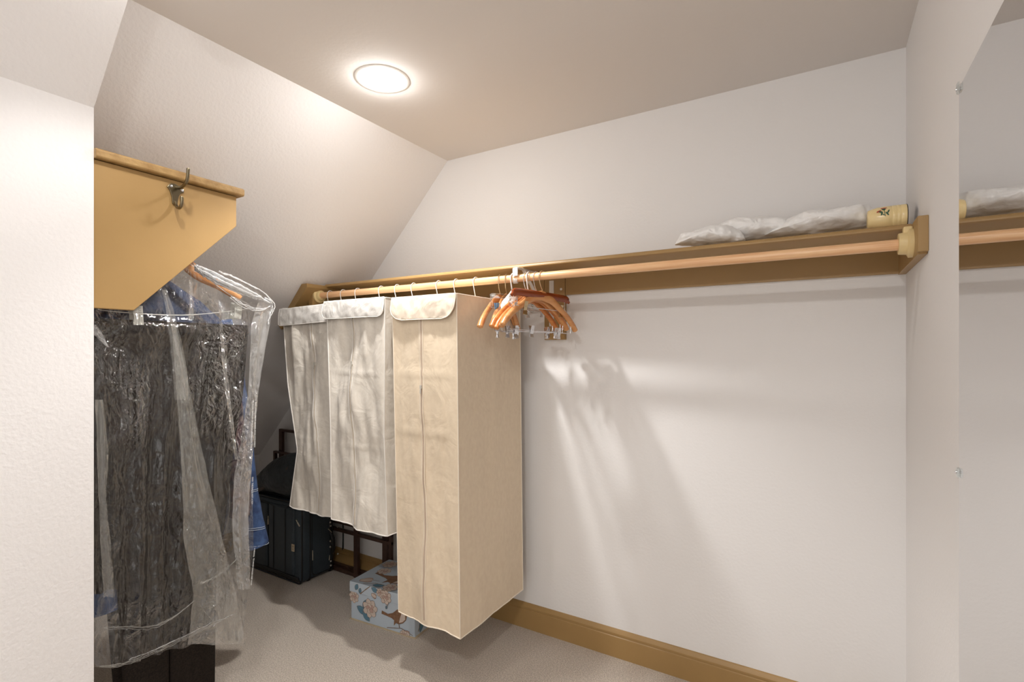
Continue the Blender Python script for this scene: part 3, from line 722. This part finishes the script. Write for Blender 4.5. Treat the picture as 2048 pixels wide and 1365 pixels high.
for z_ in (.60, .68, .688):
    MB().sweep([(DX+.075+.040*math.sin(a), .736+.053*math.cos(a), z_) for a in [2*PI*k/28 for k in range(28)]], .0010, 5, closed=True).build('stitching', 'stitch', slv)
# dark red print sleeve glimpsed through the film
tag(MB().sweep(smoothcurve([(-2.07, 1.17, 1.35), (-2.06, 1.20, 1.0), (-2.05, 1.215, .80), (-2.05, 1.21, .70)], 5), [(.040, .03)]*16, 14, up=(1, 0, 0)).build('shirt_sleeve', 'shirt'), 'dark red and navy printed shirt sleeve inside the film', 'shirt')

# wooden hanger under the film
wt = thing('wooden_hanger', 'wide wooden hanger with film gathered over its shoulder, under the slanted board', 'hanger', (-2.045, .95, RX_Z))
hx_ = -2.045
hp = [(hx_, .95+.021, RX_Z-.01)]+[(hx_, .95-.021*math.cos(math.radians(a)), RX_Z+.021*math.sin(math.radians(a))) for a in range(180, -1, -20)]+[(hx_, .94, RX_Z-.035), (hx_, .95, RX_Z-.05), (hx_, .95, RX_Z-.07)]
MB().sweep(smoothcurve(hp, 3), .0017, 8).build('hook', 'steel', wt)
c1 = at(395, 548, X=-2.03); c2 = at(440, 572, X=-2.01); c3 = at(480, 598, X=-1.99)
ar = smoothcurve([Vector((-2.06, .70, 1.62)), Vector((-2.05, .85, 1.71)), Vector((-2.045, .95, 1.74)), c1, c2, c3], 6)
MB().sweep(ar, [(.008+.006*abs(i/30-.4), .027-.022*max(0, (i/30-.4))) for i in range(len(ar))], 12, up=(0, 0, 1)).build('hanger_body', 'wood_pale', wt)

# clear film cover over all of it
fc = thing('film_cover', 'tall clear dry cleaning film hanging over the dark clothes at the left', 'plastic cover', (-1.99, .95, 1.74))
FX = -1.945
RT = [(600, 547), (640, 541), (720, 527), (800, 516), (860, 508), (920, 506), (960, 508), (1040, 512), (1100, 513), (1150, 507), (1200, 500), (1240, 496), (1290, 490)]
RY = sorted((at(u, v, X=FX).z, at(u, v, X=FX).y) for v, u in RT)
TOPP = [(.672, 1.60), (.80, 1.70), (.92, 1.745)]+[(at(u, v, X=FX).y, at(u, v, X=FX).z) for u, v in ((385, 530), (420, 543), (455, 553), (490, 565), (522, 582), (545, 602))]
BOT = [(at(u, v, X=FX).y, at(u, v, X=FX).z) for u, v in ((188, 1335), (245, 1330), (300, 1312), (375, 1292), (440, 1280), (490, 1290))]
BOT = [(y, z) for y, z in BOT]
# where the film is crushed into sharp little facets: centre px, half-width, half-height px, strength
CR = []
for (u, v, hu, hv, k) in ((305, 700, 45, 75, 1.0), (470, 720, 34, 110, 1.1), (215, 740, 32, 60, .7), (428, 1100, 46, 55, 1.2), (432, 1225, 50, 45, 1.2),
                          (330, 1240, 70, 38, .9), (482, 985, 16, 70, .9), (300, 1010, 60, 110, .45), (470, 640, 50, 25, .6), (240, 1000, 50, 200, .3)):
    p = at(u, v, X=FX); q = at(u+hu, v-hv, X=FX)
    CR.append((p.y, p.z, abs(q.y-p.y), abs(q.z-p.z), k))
def crush(y, z):
    return sum(k*math.exp(-((y-a)/b)**2*.9-((z-c)/d)**2*.9) for a, c, b, d, k in CR)
def filmfn(dx, wave, seed, back=False, shrink=0):
    def f(s, v):
        y = .668+(1.41-.668)*s if False else None
        # first the column's top and bottom, then the right-hand outline squeezes each row
        yt = TOPP[0][0]+(TOPP[-1][0]-TOPP[0][0])*s
        zt_ = interp(TOPP, yt)
        ybm = BOT[0][0]+(BOT[-1][0]-BOT[0][0])*s
        zb_ = interp(BOT, ybm)
        z = zt_+(zb_-zt_)*v
        zz = z if s > .5 else z
        yr = interp(RY, z)
        y0_ = .669
        y = y0_+(yr-y0_)*s if v > 0 else yt
        if v <= .06: y = (y0_+(yr-y0_)*s)*(v/.06)+yt*(1-v/.06)
        edge = min(1, (1-s)*9)
        x = dx
        fo = .011*math.sin(2*PI*(5.5*s+.9*nz(s*2, z*.8, seed)))+.010*nz(s*9, z*1.7, seed)+.006*nz(s*22, z*5, seed+2)+.0035*nz(s*60, z*22, seed+5)
        low = max(0, min(1, (1.5-z)/.35))
        amp_ = (.35+.65*low)*wave
        x += fo*amp_*edge
        if not back:
            fr = 62; q_ = (y*fr+1.6*nz(y*18, z*18, seed), z*fr*.62+1.6*nz(z*18, y*18, 5), seed)
            h_ = (.5-abs(nz(*q_)))+.5*(.5-abs(nz(q_[0]*2.1, q_[1]*2.1, seed+4)))
            x += (.0008+.0075*min(1.2, crush(y, z)))*(h_-.3)*edge
        if back: x = x+(FX-.02-x)*(1-edge)
        else: x = x-(.02)*(1-edge)
        x += .024*math.exp(-((z-1.452)/.045)**2)*(0 if back else edge)
        if z > 1.47 and y < 1.14: x = min(x, -1.929)
        if z > 1.56: x -= .035*min(1, (z-1.56)/.12)*(0 if back else 1)
        return Vector((x, y, z))
    return f
f1 = filmfn(FX, 1.0, 2.0)
MB().grid(f1, 250, 380).build('film_front', 'film', fc, ang=180, fixn=False)
f2 = filmfn(-2.20, .8, 7.0, back=True)
MB().grid(f2, 60, 90).build('film_back', 'film', fc, ang=180, fixn=False)
# bunched folds where the film doubles over itself
def strip(edgeL, edgeR, X, mat_, name, seed, amp=.010, nu=16, nvv=90, tw=3):
    L_ = sorted((v, u) for u, v in edgeL); R_ = sorted((v, u) for u, v in edgeR)
    v0, v1 = L_[0][0], L_[-1][0]
    def f(s, v):
        vv = v0+(v1-v0)*v
        a = interp(L_, vv); b = interp(R_, vv)
        u = a+(b-a)*s+1.5*nz(vv*.03, seed, s*2)
        p = at(u, vv, X=X)
        d = amp*math.sin(PI*s*tw+seed)+amp*.6*nz(s*6, vv*.02, seed)+amp*.3*nz(s*14, vv*.09, seed)
        d *= min(1, v*8)
        return p+Vector((d, 0, 0))
    return MB().grid(f, nu, nvv).build(name, mat_, fc, ang=180, fixn=False)
strip([(343, 650), (352, 780), (361, 900), (365, 1000), (367, 1080), (387, 1190), (375, 1290)], [(352, 650), (380, 780), (404, 900), (427, 1000), (446, 1080), (472, 1190), (492, 1288)], -1.925, 'film_fold', 'film_fold', 3, .008, 24)
strip([(325, 580), (335, 640), (345, 720), (350, 800)], [(333, 580), (352, 640), (370, 720), (380, 800)], -1.94, 'film_fold', 'film_fold', 5, .003, 10, 40)
strip([(190, 800), (192, 900), (196, 1000), (200, 1100), (206, 1195)], [(206, 800), (219, 900), (214, 1000), (224, 1100), (232, 1195)], -1.932, 'film_fold', 'film_fold', 8, .006, 12)
strip([(188, 650), (189, 670), (215, 695)], [(192, 650), (205, 670), (221, 703)], -1.928, 'film_white', 'film_fold', 18, .004, 8, 20)
strip([(516, 606), (503, 650), (503, 700), (499, 780), (484, 880), (470, 960), (466, 1040), (470, 1100), (478, 1180)], [(545, 606), (540, 640), (528, 700), (515, 780), (506, 880), (499, 960), (494, 1040), (497, 1100), (498, 1180)], -1.937, 'film_column', 'film_fold', 11, .007, 18)
strip([(437, 620), (447, 760), (462, 860), (470, 920)], [(441, 620), (456, 760), (468, 860), (476, 920)], -1.928, 'film_fold', 'film_fold', 12, .002, 6, 50)
strip([(378, 560), (379, 600), (377, 640)], [(384, 560), (386, 600), (388, 640)], -1.94, 'film_fold', 'film_fold', 13, .002, 6, 30)
# film gathered along the hanger's shoulder: many thin wobbly pleats
rnd = random.Random(5)
def pleats(pth, n_, spread, r0, mt, X, seed, wob=.004):
    base = smoothcurve([at(u, v, X=X(u) if callable(X) else X) for u, v in pth], 10)
    N_ = len(base)
    mb = MB()
    for k in range(n_):
        oy, oz, ox = rnd.uniform(-1, 1), rnd.uniform(-1, 1), rnd.uniform(-1, 1)
        pts = []
        for i, p in enumerate(base):
            t_ = i/(N_-1); w_ = math.sin(PI*min(1, t_*1.1+.08))**.6
            pts.append(p+Vector((ox*.012*w_+wob*nz(i*.35, k, seed), spread*oy*.5*w_+wob*nz(i*.3, k+9, seed), spread*oz*w_+wob*nz(i*.4, k+3, seed))))
        mb.sweep(pts, [(r0*(.7+.9*abs(nz(i*.5, k, 4+seed))), r0*(1.2+1.6*abs(nz(i*.45, k, 8+seed)))) for i in range(N_)], 6, up=(1, 0, 0))
    return mb.build('film_gather', mt, fc, ang=180)
SX = lambda u: -1.955 if u < 440 else -1.93
pleats(((392, 536), (415, 547), (450, 565), (490, 583), (520, 597), (542, 608)), 18, .017, .0042, 'film_white', SX, 1)
pleats(((440, 545), (470, 556), (500, 571), (525, 584), (544, 602)), 4, .008, .0018, 'film_white', SX, 5)
pleats(((462, 594), (490, 612), (520, 620), (541, 612)), 3, .006, .0016, 'film_white', SX, 8)
pleats(((384, 527), (392, 537), (401, 546), (408, 556)), 3, .003, .0014, 'film_white', -1.955, 3, .002)
pleats(((530, 596), (543, 604), (545, 616), (540, 630), (536, 650)), 5, .006, .0022, 'film_white', -1.93, 6)
# lower hem and creases
pleats(((200, 1334), (245, 1330), (300, 1309), (350, 1286), (400, 1263), (440, 1243), (474, 1226)), 3, .006, .0011, 'film_fold', -1.915, 2, .004)
pleats(((260, 1322), (320, 1300), (380, 1272), (430, 1246), (470, 1228)), 1, .003, .0010, 'film_white', -1.914, 12, .004)
pleats(((208, 1258), (250, 1257), (300, 1257), (340, 1240), (388, 1203)), 3, .005, .0010, 'film_fold', -1.915, 4, .004)
pleats(((400, 1210), (430, 1250), (445, 1285), (490, 1288)), 1, .001, .0008, 'film_fold', -1.915, 7, .002)
pleats(((400, 1168), (420, 1160), (444, 1146), (475, 1118)), 4, .006, .0011, 'film_fold', -1.915, 9, .005)
# printed warning lines running up the film's right edge
def text_up(body, u, v0, v1, X, size=None):
    cu = bpy.data.curves.new('t', 'FONT'); cu.body = body; cu.size = 1; cu.extrude = .02
    o = bpy.data.objects.new('t', cu); C.objects.link(o)
    bpy.context.view_layer.update()
    dg = bpy.context.evaluated_depsgraph_get()
    me = bpy.data.meshes.new_from_object(o.evaluated_get(dg)); bpy.data.objects.remove(o)
    xs = [q.co.x for q in me.vertices]; ys = [q.co.y for q in me.vertices]
    u0, u1 = u
    a = at(u0, v0, X=X); b = at(u1, v1, X=X); L_ = (b-a).length
    k = L_/(max(xs)-min(xs)); d = (b-a).normalized()
    side = Vector((1, 0, 0)).cross(d).normalized()
    hgt = size if size else k
    for q in me.vertices:
        c = q.co.copy()
        q.co = a+d*((c.x-min(xs))*k)+side*((c.y)*hgt)+Vector((c.z*.01, 0, 0))-wloc(fc)
    me.materials.clear(); me.materials.append(M['print_white'])
    ob = bpy.data.objects.new('printed_warning', me); C.objects.link(ob); ob.parent = fc
    return ob
text_up('TO AVOID DANGER OF SUFFOCATION KEEP THIS', (505, 501), 800, 897, -1.918, .008)
text_up('PLASTIC BAG AWAY FROM BABIES AND CHILDREN', (511, 508), 786, 895, -1.918, .008)
text_up('OXO  THIS BAG IS NOT A TOY', (504, 503), 955, 1010, -1.915, .008)
text_up('WARNING:  TO AVOID DANGER KEEP AWAY', (508, 501), 1097, 1172, -1.915, .008)

# ------------------------------------------------------------------ suitcase on the floor
sx0, sx1, sy0, sy1, sz1 = -3.22, -2.618, 1.915, 2.145, .475
sc_ = thing('suitcase', 'large black fabric suitcase lying on its side on the carpet', 'suitcase', ((sx0+sx1)/2, (sy0+sy1)/2, 0))
def rounded_box(x0, x1, y0, y1, z0, z1, r, seg=4):
    bm = bmesh.new(); bmesh.ops.create_cube(bm, size=1)
    for v in bm.verts: v.co = Vector(((x0+x1)/2+v.co.x*(x1-x0), (y0+y1)/2+v.co.y*(y1-y0), (z0+z1)/2+v.co.z*(z1-z0)))
    bmesh.ops.bevel(bm, geom=list(bm.edges), offset=r, segments=seg, affect='EDGES', profile=.5)
    mb = MB(); bm.verts.ensure_lookup_table()
    mb.add([v.co.copy() for v in bm.verts], [[v.index for v in f.verts] for f in bm.faces]); bm.free(); return mb
rounded_box(sx0, sx1, sy0, sy1, .008, sz1, .03).build('shell', 'suit', sc_)
# raised front pocket panels
rounded_box(sx0+.04, -2.93, sy0-.018, sy0+.02, .05, sz1-.03, .012, 3).build('pocket', 'suit', sc_)
pk = rounded_box(-2.915, sx1-.055, sy0-.015, sy0+.02, .05, sz1-.025, .012, 3).build('pocket', 'suit', sc_)
p = MB()
def rrect_y(x0, x1, z0, z1, y, r=.03):
    out = []
    for (cx, cz2, a0) in ((x1-r, z1-r, 0), (x0+r, z1-r, 90), (x0+r, z0+r, 180), (x1-r, z0+r, 270)):
        for d in range(0, 91, 15): out.append((cx+r*math.cos(math.radians(a0+d)), y, cz2+r*math.sin(math.radians(a0+d))))
    return out
def rrect_x(y0, y1, z0, z1, x, r=.03):
    return [(x, q[0], q[2]) for q in rrect_y(y0, y1, z0, z1, 0, r)]
for y in (sy0+.004, sy0+.06, sy1-.01):
    MB().sweep([(q[0], q[1], q[2]) for q in rrect_y(sx0-.003, sx1+.003, .006, sz1+.003, y, .034)], .0045, 8, closed=True).build('piping', 'suit_trim', sc_)
MB().sweep(rrect_x(sy0+.075, sy1-.02, .03, sz1-.02, sx1+.001, .03), .003, 8, closed=True).build('piping', 'suit_trim', sc_)
MB().box(sx0+.02, sx1-.02, sy0-.006, sy0+.01, .022, .045).build('bottom_band', 'suit_trim', sc_, smooth=False, bevel=.004)
for x in (-3.03, -2.86, -2.745): MB().sweep([(x, sy0-.0165, .06), (x, sy0-.0175, .44)], .0022, 6).build('seam', 'suit_trim', sc_)
def pull(u, v, du, dv, X=None, Y=None):
    a = at(u, v, X=X, Y=Y); b = at(u+du, v+dv, X=X, Y=Y)
    dd = Vector((0, -.006, 0)) if Y else Vector((.006, 0, 0))
    m_ = MB().sweep([a+dd, a+(b-a)*.35+dd, a+(b-a)*.45+dd, b+dd], [(.002, .0025), (.002, .0025), (.0015, .0042), (.0015, .0042)], 8, up=(0, 1, 0) if Y else (1, 0, 0))
    m_.build('zipper_pull', 'pullm', sc_)
pull(538, 1032, 0, 17, Y=sy0-.018); pull(594, 1040, 7, 13, Y=sy0-.016); pull(624, 1101, 0, 20, X=sx1+.006)
lb = at(586, 1096.5, Y=sy0-.0165)
lo_ = MB().box(lb.x-.0125, lb.x+.0125, lb.y-.001, lb.y+.001, lb.z-.021, lb.z+.021).build('paper_label', 'tan_liner', sc_, smooth=False)
bc = MB()
for i in range(9):
    if i != 4: bc.box(lb.x-.006, lb.x+.006, lb.y-.0014, lb.y-.0009, lb.z-.014+i*.0033, lb.z-.0125+i*.0033)
bc.build('barcode_print', 'suit_trim', lo_, smooth=False)
XX = sx1+.001
def strapx(pts, w_, name='handle_strap', th=.004):
    q = smoothcurve([at(u, v, X=XX)+Vector((d, 0, 0)) for u, v, d in pts], 6)
    return MB().sweep(q, [(th, w_)]*len(q), 8, up=(0, 1, 0)).build(name, 'suit_trim', sc_)
strapx([(661, 1040, .004), (660, 1060, .006), (664, 1085, .022), (663, 1110, .010), (661, 1133, .004)], .011)
strapx([(686, 1040, .003), (686, 1075, .005), (685, 1112, .003)], .009)
MB().sweep([at(666, 1070, X=XX)+Vector((.018, 0, 0)), at(665, 1090, X=XX)+Vector((.022, 0, 0)), at(663, 1108, X=XX)+Vector((.014, 0, 0))], .0015, 6).build('handle_edge', 'steel', sc_)
for u, v in ((659, 1045), (659.5, 1052), (673.5, 1054), (684, 1046.5), (659, 1082.5), (659, 1094), (674, 1108), (684.5, 1108.5), (660, 1122.5), (660, 1131)):
    q = at(u, v, X=XX)
    MB().lathe([(.0055, 0), (.0055, .003), (.0035, .006), (.001, .0068)], (XX+.006, q.y, q.z), 'x', 12).build('rivet', 'rivet', sc_)
for u, v, du, dv in ((655, 1058, 7, 7), (658, 1111, -1, 10)): pull(u, v, du, dv, X=XX+.012)

# black soft bag slumped on the suitcase
ol = [at(u, v, Y=2.0) for u, v in ((500, 990), (512, 975), (524, 962), (531, 946), (545, 931), (562, 917), (580, 908), (600, 908), (618, 920), (628, 950), (622, 985), (600, 1006), (575, 1018), (540, 1012), (510, 1008), (496, 1002))]
for q in ol: q.z = max(q.z, sz1+.012)
bg = thing('shoulder_bag', 'soft black shoulder bag slumped on top of the suitcase', 'bag', (-2.95, 2.03, sz1))
mb = pillow(ol, (0, 1, 0), .11, 12, .014, 31, 9, 7)
mb.v = [(x, y, max(z, sz1+.0015)) for x, y, z in mb.v]
mb.build('bag_body', 'duffel', bg)
def frontpt(u, v, dy=0):
    q = at(u, v, Y=1.915+dy); return q
st = smoothcurve([frontpt(500, 992, .02), frontpt(520, 979, -.002), frontpt(545, 965, -.006), (frontpt(566, 952, -.004)), frontpt(577, 935, .01), frontpt(576, 915, .05)], 7)
MB().sweep(st, [(.003, .012)]*len(st), 8, up=(0, 0, 1)).build('strap', 'strap', bg)
st = smoothcurve([frontpt(547, 962, .01), frontpt(552, 945, .02), frontpt(560, 925, .05)], 7)
MB().sweep(st, [(.003, .010)]*len(st), 8, up=(1, 0, 0)).build('strap', 'suit_trim', bg)
st = smoothcurve([frontpt(505, 1000, .0), frontpt(530, 1004, -.012), frontpt(565, 1020, -.012), frontpt(582, 1002, -.005)], 7)
MB().sweep(st, .0025, 6).build('piping', 'suit_trim', bg)

# dark brown metal frames leaning on the wall
def bar(mb, a, b, wx_, wy_):
    a = Vector(a); b = Vector(b)
    if abs((b-a).x) > abs((b-a).z): mb.box(a.x, b.x, a.y-wy_/2, a.y+wy_/2, a.z-wx_/2, a.z+wx_/2)
    else: mb.box(a.x-wx_/2, a.x+wx_/2, a.y-wy_/2, a.y+wy_/2, a.z, b.z)
def frame(label, y, x0, x1, zt_, posts, rails, wp_):
    t = thing('metal_frame', label, 'metal frame', ((x0+x1)/2, y, 0), 0, 'dark metal frames against the wall')
    for x, w_ in posts:
        m_ = MB(); bar(m_, (x, y, 0.0), (x, y, zt_), w_, .022); m_.build('post', 'rack', t, smooth=False, bevel=.002)
    for z, h in rails:
        m_ = MB(); bar(m_, (x0, y, z), (x1, y, z), h, .020); m_.build('rail', 'rack', t, smooth=False, bevel=.002)
pA = at(562, 880, Y=2.185).x; pB = at(770, 1090, Y=2.185).x
zA = at(557, 858, Y=2.185).z
frame('taller dark brown metal frame against the wall behind the suitcase', 2.190, pA-.017, pB+.017, zA, [(pA, .034), (pB, .036)], [(zA-.008, .018), (.03, .02)], 0)
pC = at(549, 905, Y=2.16).x; pD = at(712, 1090, Y=2.16).x; pE = at(781, 1090, Y=2.16).x
zB = at(546, 902, Y=2.16).z; z2 = at(705, 1052, Y=2.16).z; z3 = at(735, 1076, Y=2.16).z
frame('lower dark brown metal frame with middle rails in front of the taller one', 2.166, pC-.009, pE+.008, zB, [(pC, .018), (pD, .034), (pE, .016)], [(zB-.006, .014), (z2, .018), (z3, .02), (.016, .022)], 0)

# ------------------------------------------------------------------ floral storage box
FA = Vector((-2.083, 1.815, 0)); FB = Vector((-1.668, 1.848, 0))
ang = math.atan2(FB.y-FA.y, FB.x-FA.x); W = .412; D = .30; Hb = .196; LH = .052
fb = thing('storage_box', 'pale blue lidded box printed with flowers and birds on the carpet', 'box', (FA.x, FA.y, 0), ang)
MB().box(.003, W-.003, .003, D-.003, .004, Hb-.006).build('box_body', 'pale_blue', fb, local=True, smooth=False, bevel=.0015)
MB().box(-.003, W+.004, -.003, D+.003, .0, .005).build('bottom_edge', 'tan_liner', fb, local=True, smooth=False)
ld = MB().box(-.003, W+.003, -.003, D+.003, Hb-LH, Hb).build('lid', 'pale_blue', fb, local=True, smooth=False, bevel=.0015)
def printer(name, parent, fn, items):
    mb = MB(); lift = [0.0004]
    def poly(P, mi):
        lift[0] += .00004
        mb.add([fn(a, b, lift[0]) for a, b in P], [tuple(range(len(P)))], mi)
    def out(P, cx, cy, mi, w_=.0016):
        Q = []
        for a, b in P:
            d = math.hypot(a-cx, b-cy) or 1
            Q.append((a+(a-cx)/d*w_, b+(b-cy)/d*w_))
        poly(Q, 0); poly(P, mi)
    for it in items:
        k = it[0]
        if k == 'flower':
            _, cx, cy, r, rt = it
            for i in range(7):
                a = rt+2*PI*i/7; px, py = cx+r*.62*math.cos(a), cy+r*.62*math.sin(a)
                out(ell(px, py, r*.46, r*.36, a, 12, .06, i), px, py, 1)
            for i in range(5):
                a = rt+.4+2*PI*i/5; px, py = cx+r*.30*math.cos(a), cy+r*.30*math.sin(a)
                out(ell(px, py, r*.30, r*.22, a+.4, 12), px, py, 1 if i % 2 else 2, .0011)
            out(ell(cx, cy, r*.15, r*.12, 0, 10), cx, cy, 2, .001)
        elif k == 'leaf':
            _, cx, cy, l, wd, rt = it
            P = []
            for i in range(12):
                s = i/11; P.append((-l/2+l*s, wd*math.sin(PI*s)**.8))
            for i in range(10, 0, -1):
                s = i/11; P.append((-l/2+l*s, -wd*math.sin(PI*s)**.8))
            P = [(cx+a*math.cos(rt)-b*math.sin(rt), cy+a*math.sin(rt)+b*math.cos(rt)) for a, b in P]
            out(P, cx, cy, 3, .0013)
            P2 = [(-l/2, .0006), (l/2, .0002), (l/2, -.0002), (-l/2, -.0006)]
            poly([(cx+a*math.cos(rt)-b*math.sin(rt), cy+a*math.sin(rt)+b*math.cos(rt)) for a, b in P2], 0)
        elif k == 'bud':
            _, cx, cy, r, rt = it
            for da in (-.5, .5, 0):
                px, py = cx+r*.3*math.cos(rt+da), cy+r*.3*math.sin(rt+da)
                out(ell(px, py, r, r*.5, rt+da*.8, 12), px, py, 2 if da else 1)
        elif k == 'twig':
            for (a, b), (c, d) in zip(it[1], it[1][1:]):
                L_ = math.hypot(c-a, d-b) or 1; nx_, ny_ = -(d-b)/L_*it[2], (c-a)/L_*it[2]
                poly([(a+nx_, b+ny_), (c+nx_*.7, d+ny_*.7), (c-nx_*.7, d-ny_*.7), (a-nx_, b-ny_)], 0)
        elif k == 'bird':
            _, cx, cy, s, rt = it
            def tf(P): return [(cx+s*(a*math.cos(rt)-b*math.sin(rt)), cy+s*(a*math.sin(rt)+b*math.cos(rt))) for a, b in P]
            B_ = [(-.62, .02), (-.60, .13), (-.35, .06), (-.15, .12), (.05, .27), (.22, .33), (.36, .30), (.42, .22), (.54, .16), (.43, .13), (.38, -.02), (.25, -.13), (.08, -.19), (-.05, -.16), (-.12, -.06), (-.35, -.02)]
            out(tf(B_), cx, cy, 4, .0010)
            poly(tf([(.22, .18), (.36, .16), (.36, 0), (.24, -.10), (.10, -.15), (.14, .0)]), 1)
            poly(tf([(-.30, .0), (.0, .13), (.15, .05), (.02, -.12), (-.12, -.28), (-.10, -.10)]), 4)
            poly(tf([(.08, -.16), (.10, -.16), (.12, -.30), (.09, -.30)]), 0)
    o = mb.build(name, ['ink_brown', 'ink_cream', 'ink_rose', 'ink_teal', 'ink_bird'], parent, local=True, smooth=False, fixn=False)
    return o
bodyf = lambda a, b, l: (a, .003-l, b)
printer('printed_pattern', fb, bodyf, [('flower', .022, .118, .030, .3), ('leaf', .075, .060, .07, .018, -.4), ('leaf', .105, .035, .06, .016, -.7), ('leaf', .095, .095, .05, .012, 1.2), ('flower', .130, .082, .044, .1),
    ('bird', .300, .075, .15, .05), ('twig', [(.24, .012), (.33, .03), (.40, .012)], .0016), ('bud', .355, .012, .02, 0), ('flower', .345, .005, .02, 0), ('twig', [(.235, .14), (.245, .125), (.24, .110)], .001), ('leaf', .238, .112, .016, .005, 1.2)])
lidf = lambda a, b, l: (a, -.003-l, Hb-LH+b)
printer('printed_pattern', ld, lidf, [('leaf', .045, .030, .035, .011, 1.1), ('leaf', .068, .016, .028, .009, 1.3), ('twig', [(.07, .0), (.10, .025), (.135, .052)], .0025), ('bud', .155, .012, .016, -.3), ('leaf', .165, .040, .045, .012, -.3), ('flower', .235, .020, .034, .5), ('flower', .20, .035, .02, .5), ('flower', .36, .03, .026, .2)])
topf = lambda a, b, l: (a, b-.003, Hb+l)
printer('printed_pattern', ld, topf, [('bud', .06, .040, .034, .5), ('twig', [(.10, .06), (.14, .065)], .0015), ('bird', .19, .115, .22, -.05), ('flower', .08, .17, .035, .1), ('flower', .05, .25, .04, 1), ('flower', .24, .03, .038, .7), ('leaf', .17, .02, .06, .015, .3), ('twig', [(.09, .0), (.14, .03), (.2, .035)], .002), ('flower', .25, .24, .05, .5), ('bird', .34, .2, .13, .3)])
sidef = lambda a, b, l: (W-.003+l, a, b)
printer('printed_pattern', fb, sidef, [('leaf', .06, .05, .09, .02, 1.2), ('twig', [(.03, .02), (.07, .09), (.12, .12)], .0025), ('flower', .17, .07, .04, 0)])
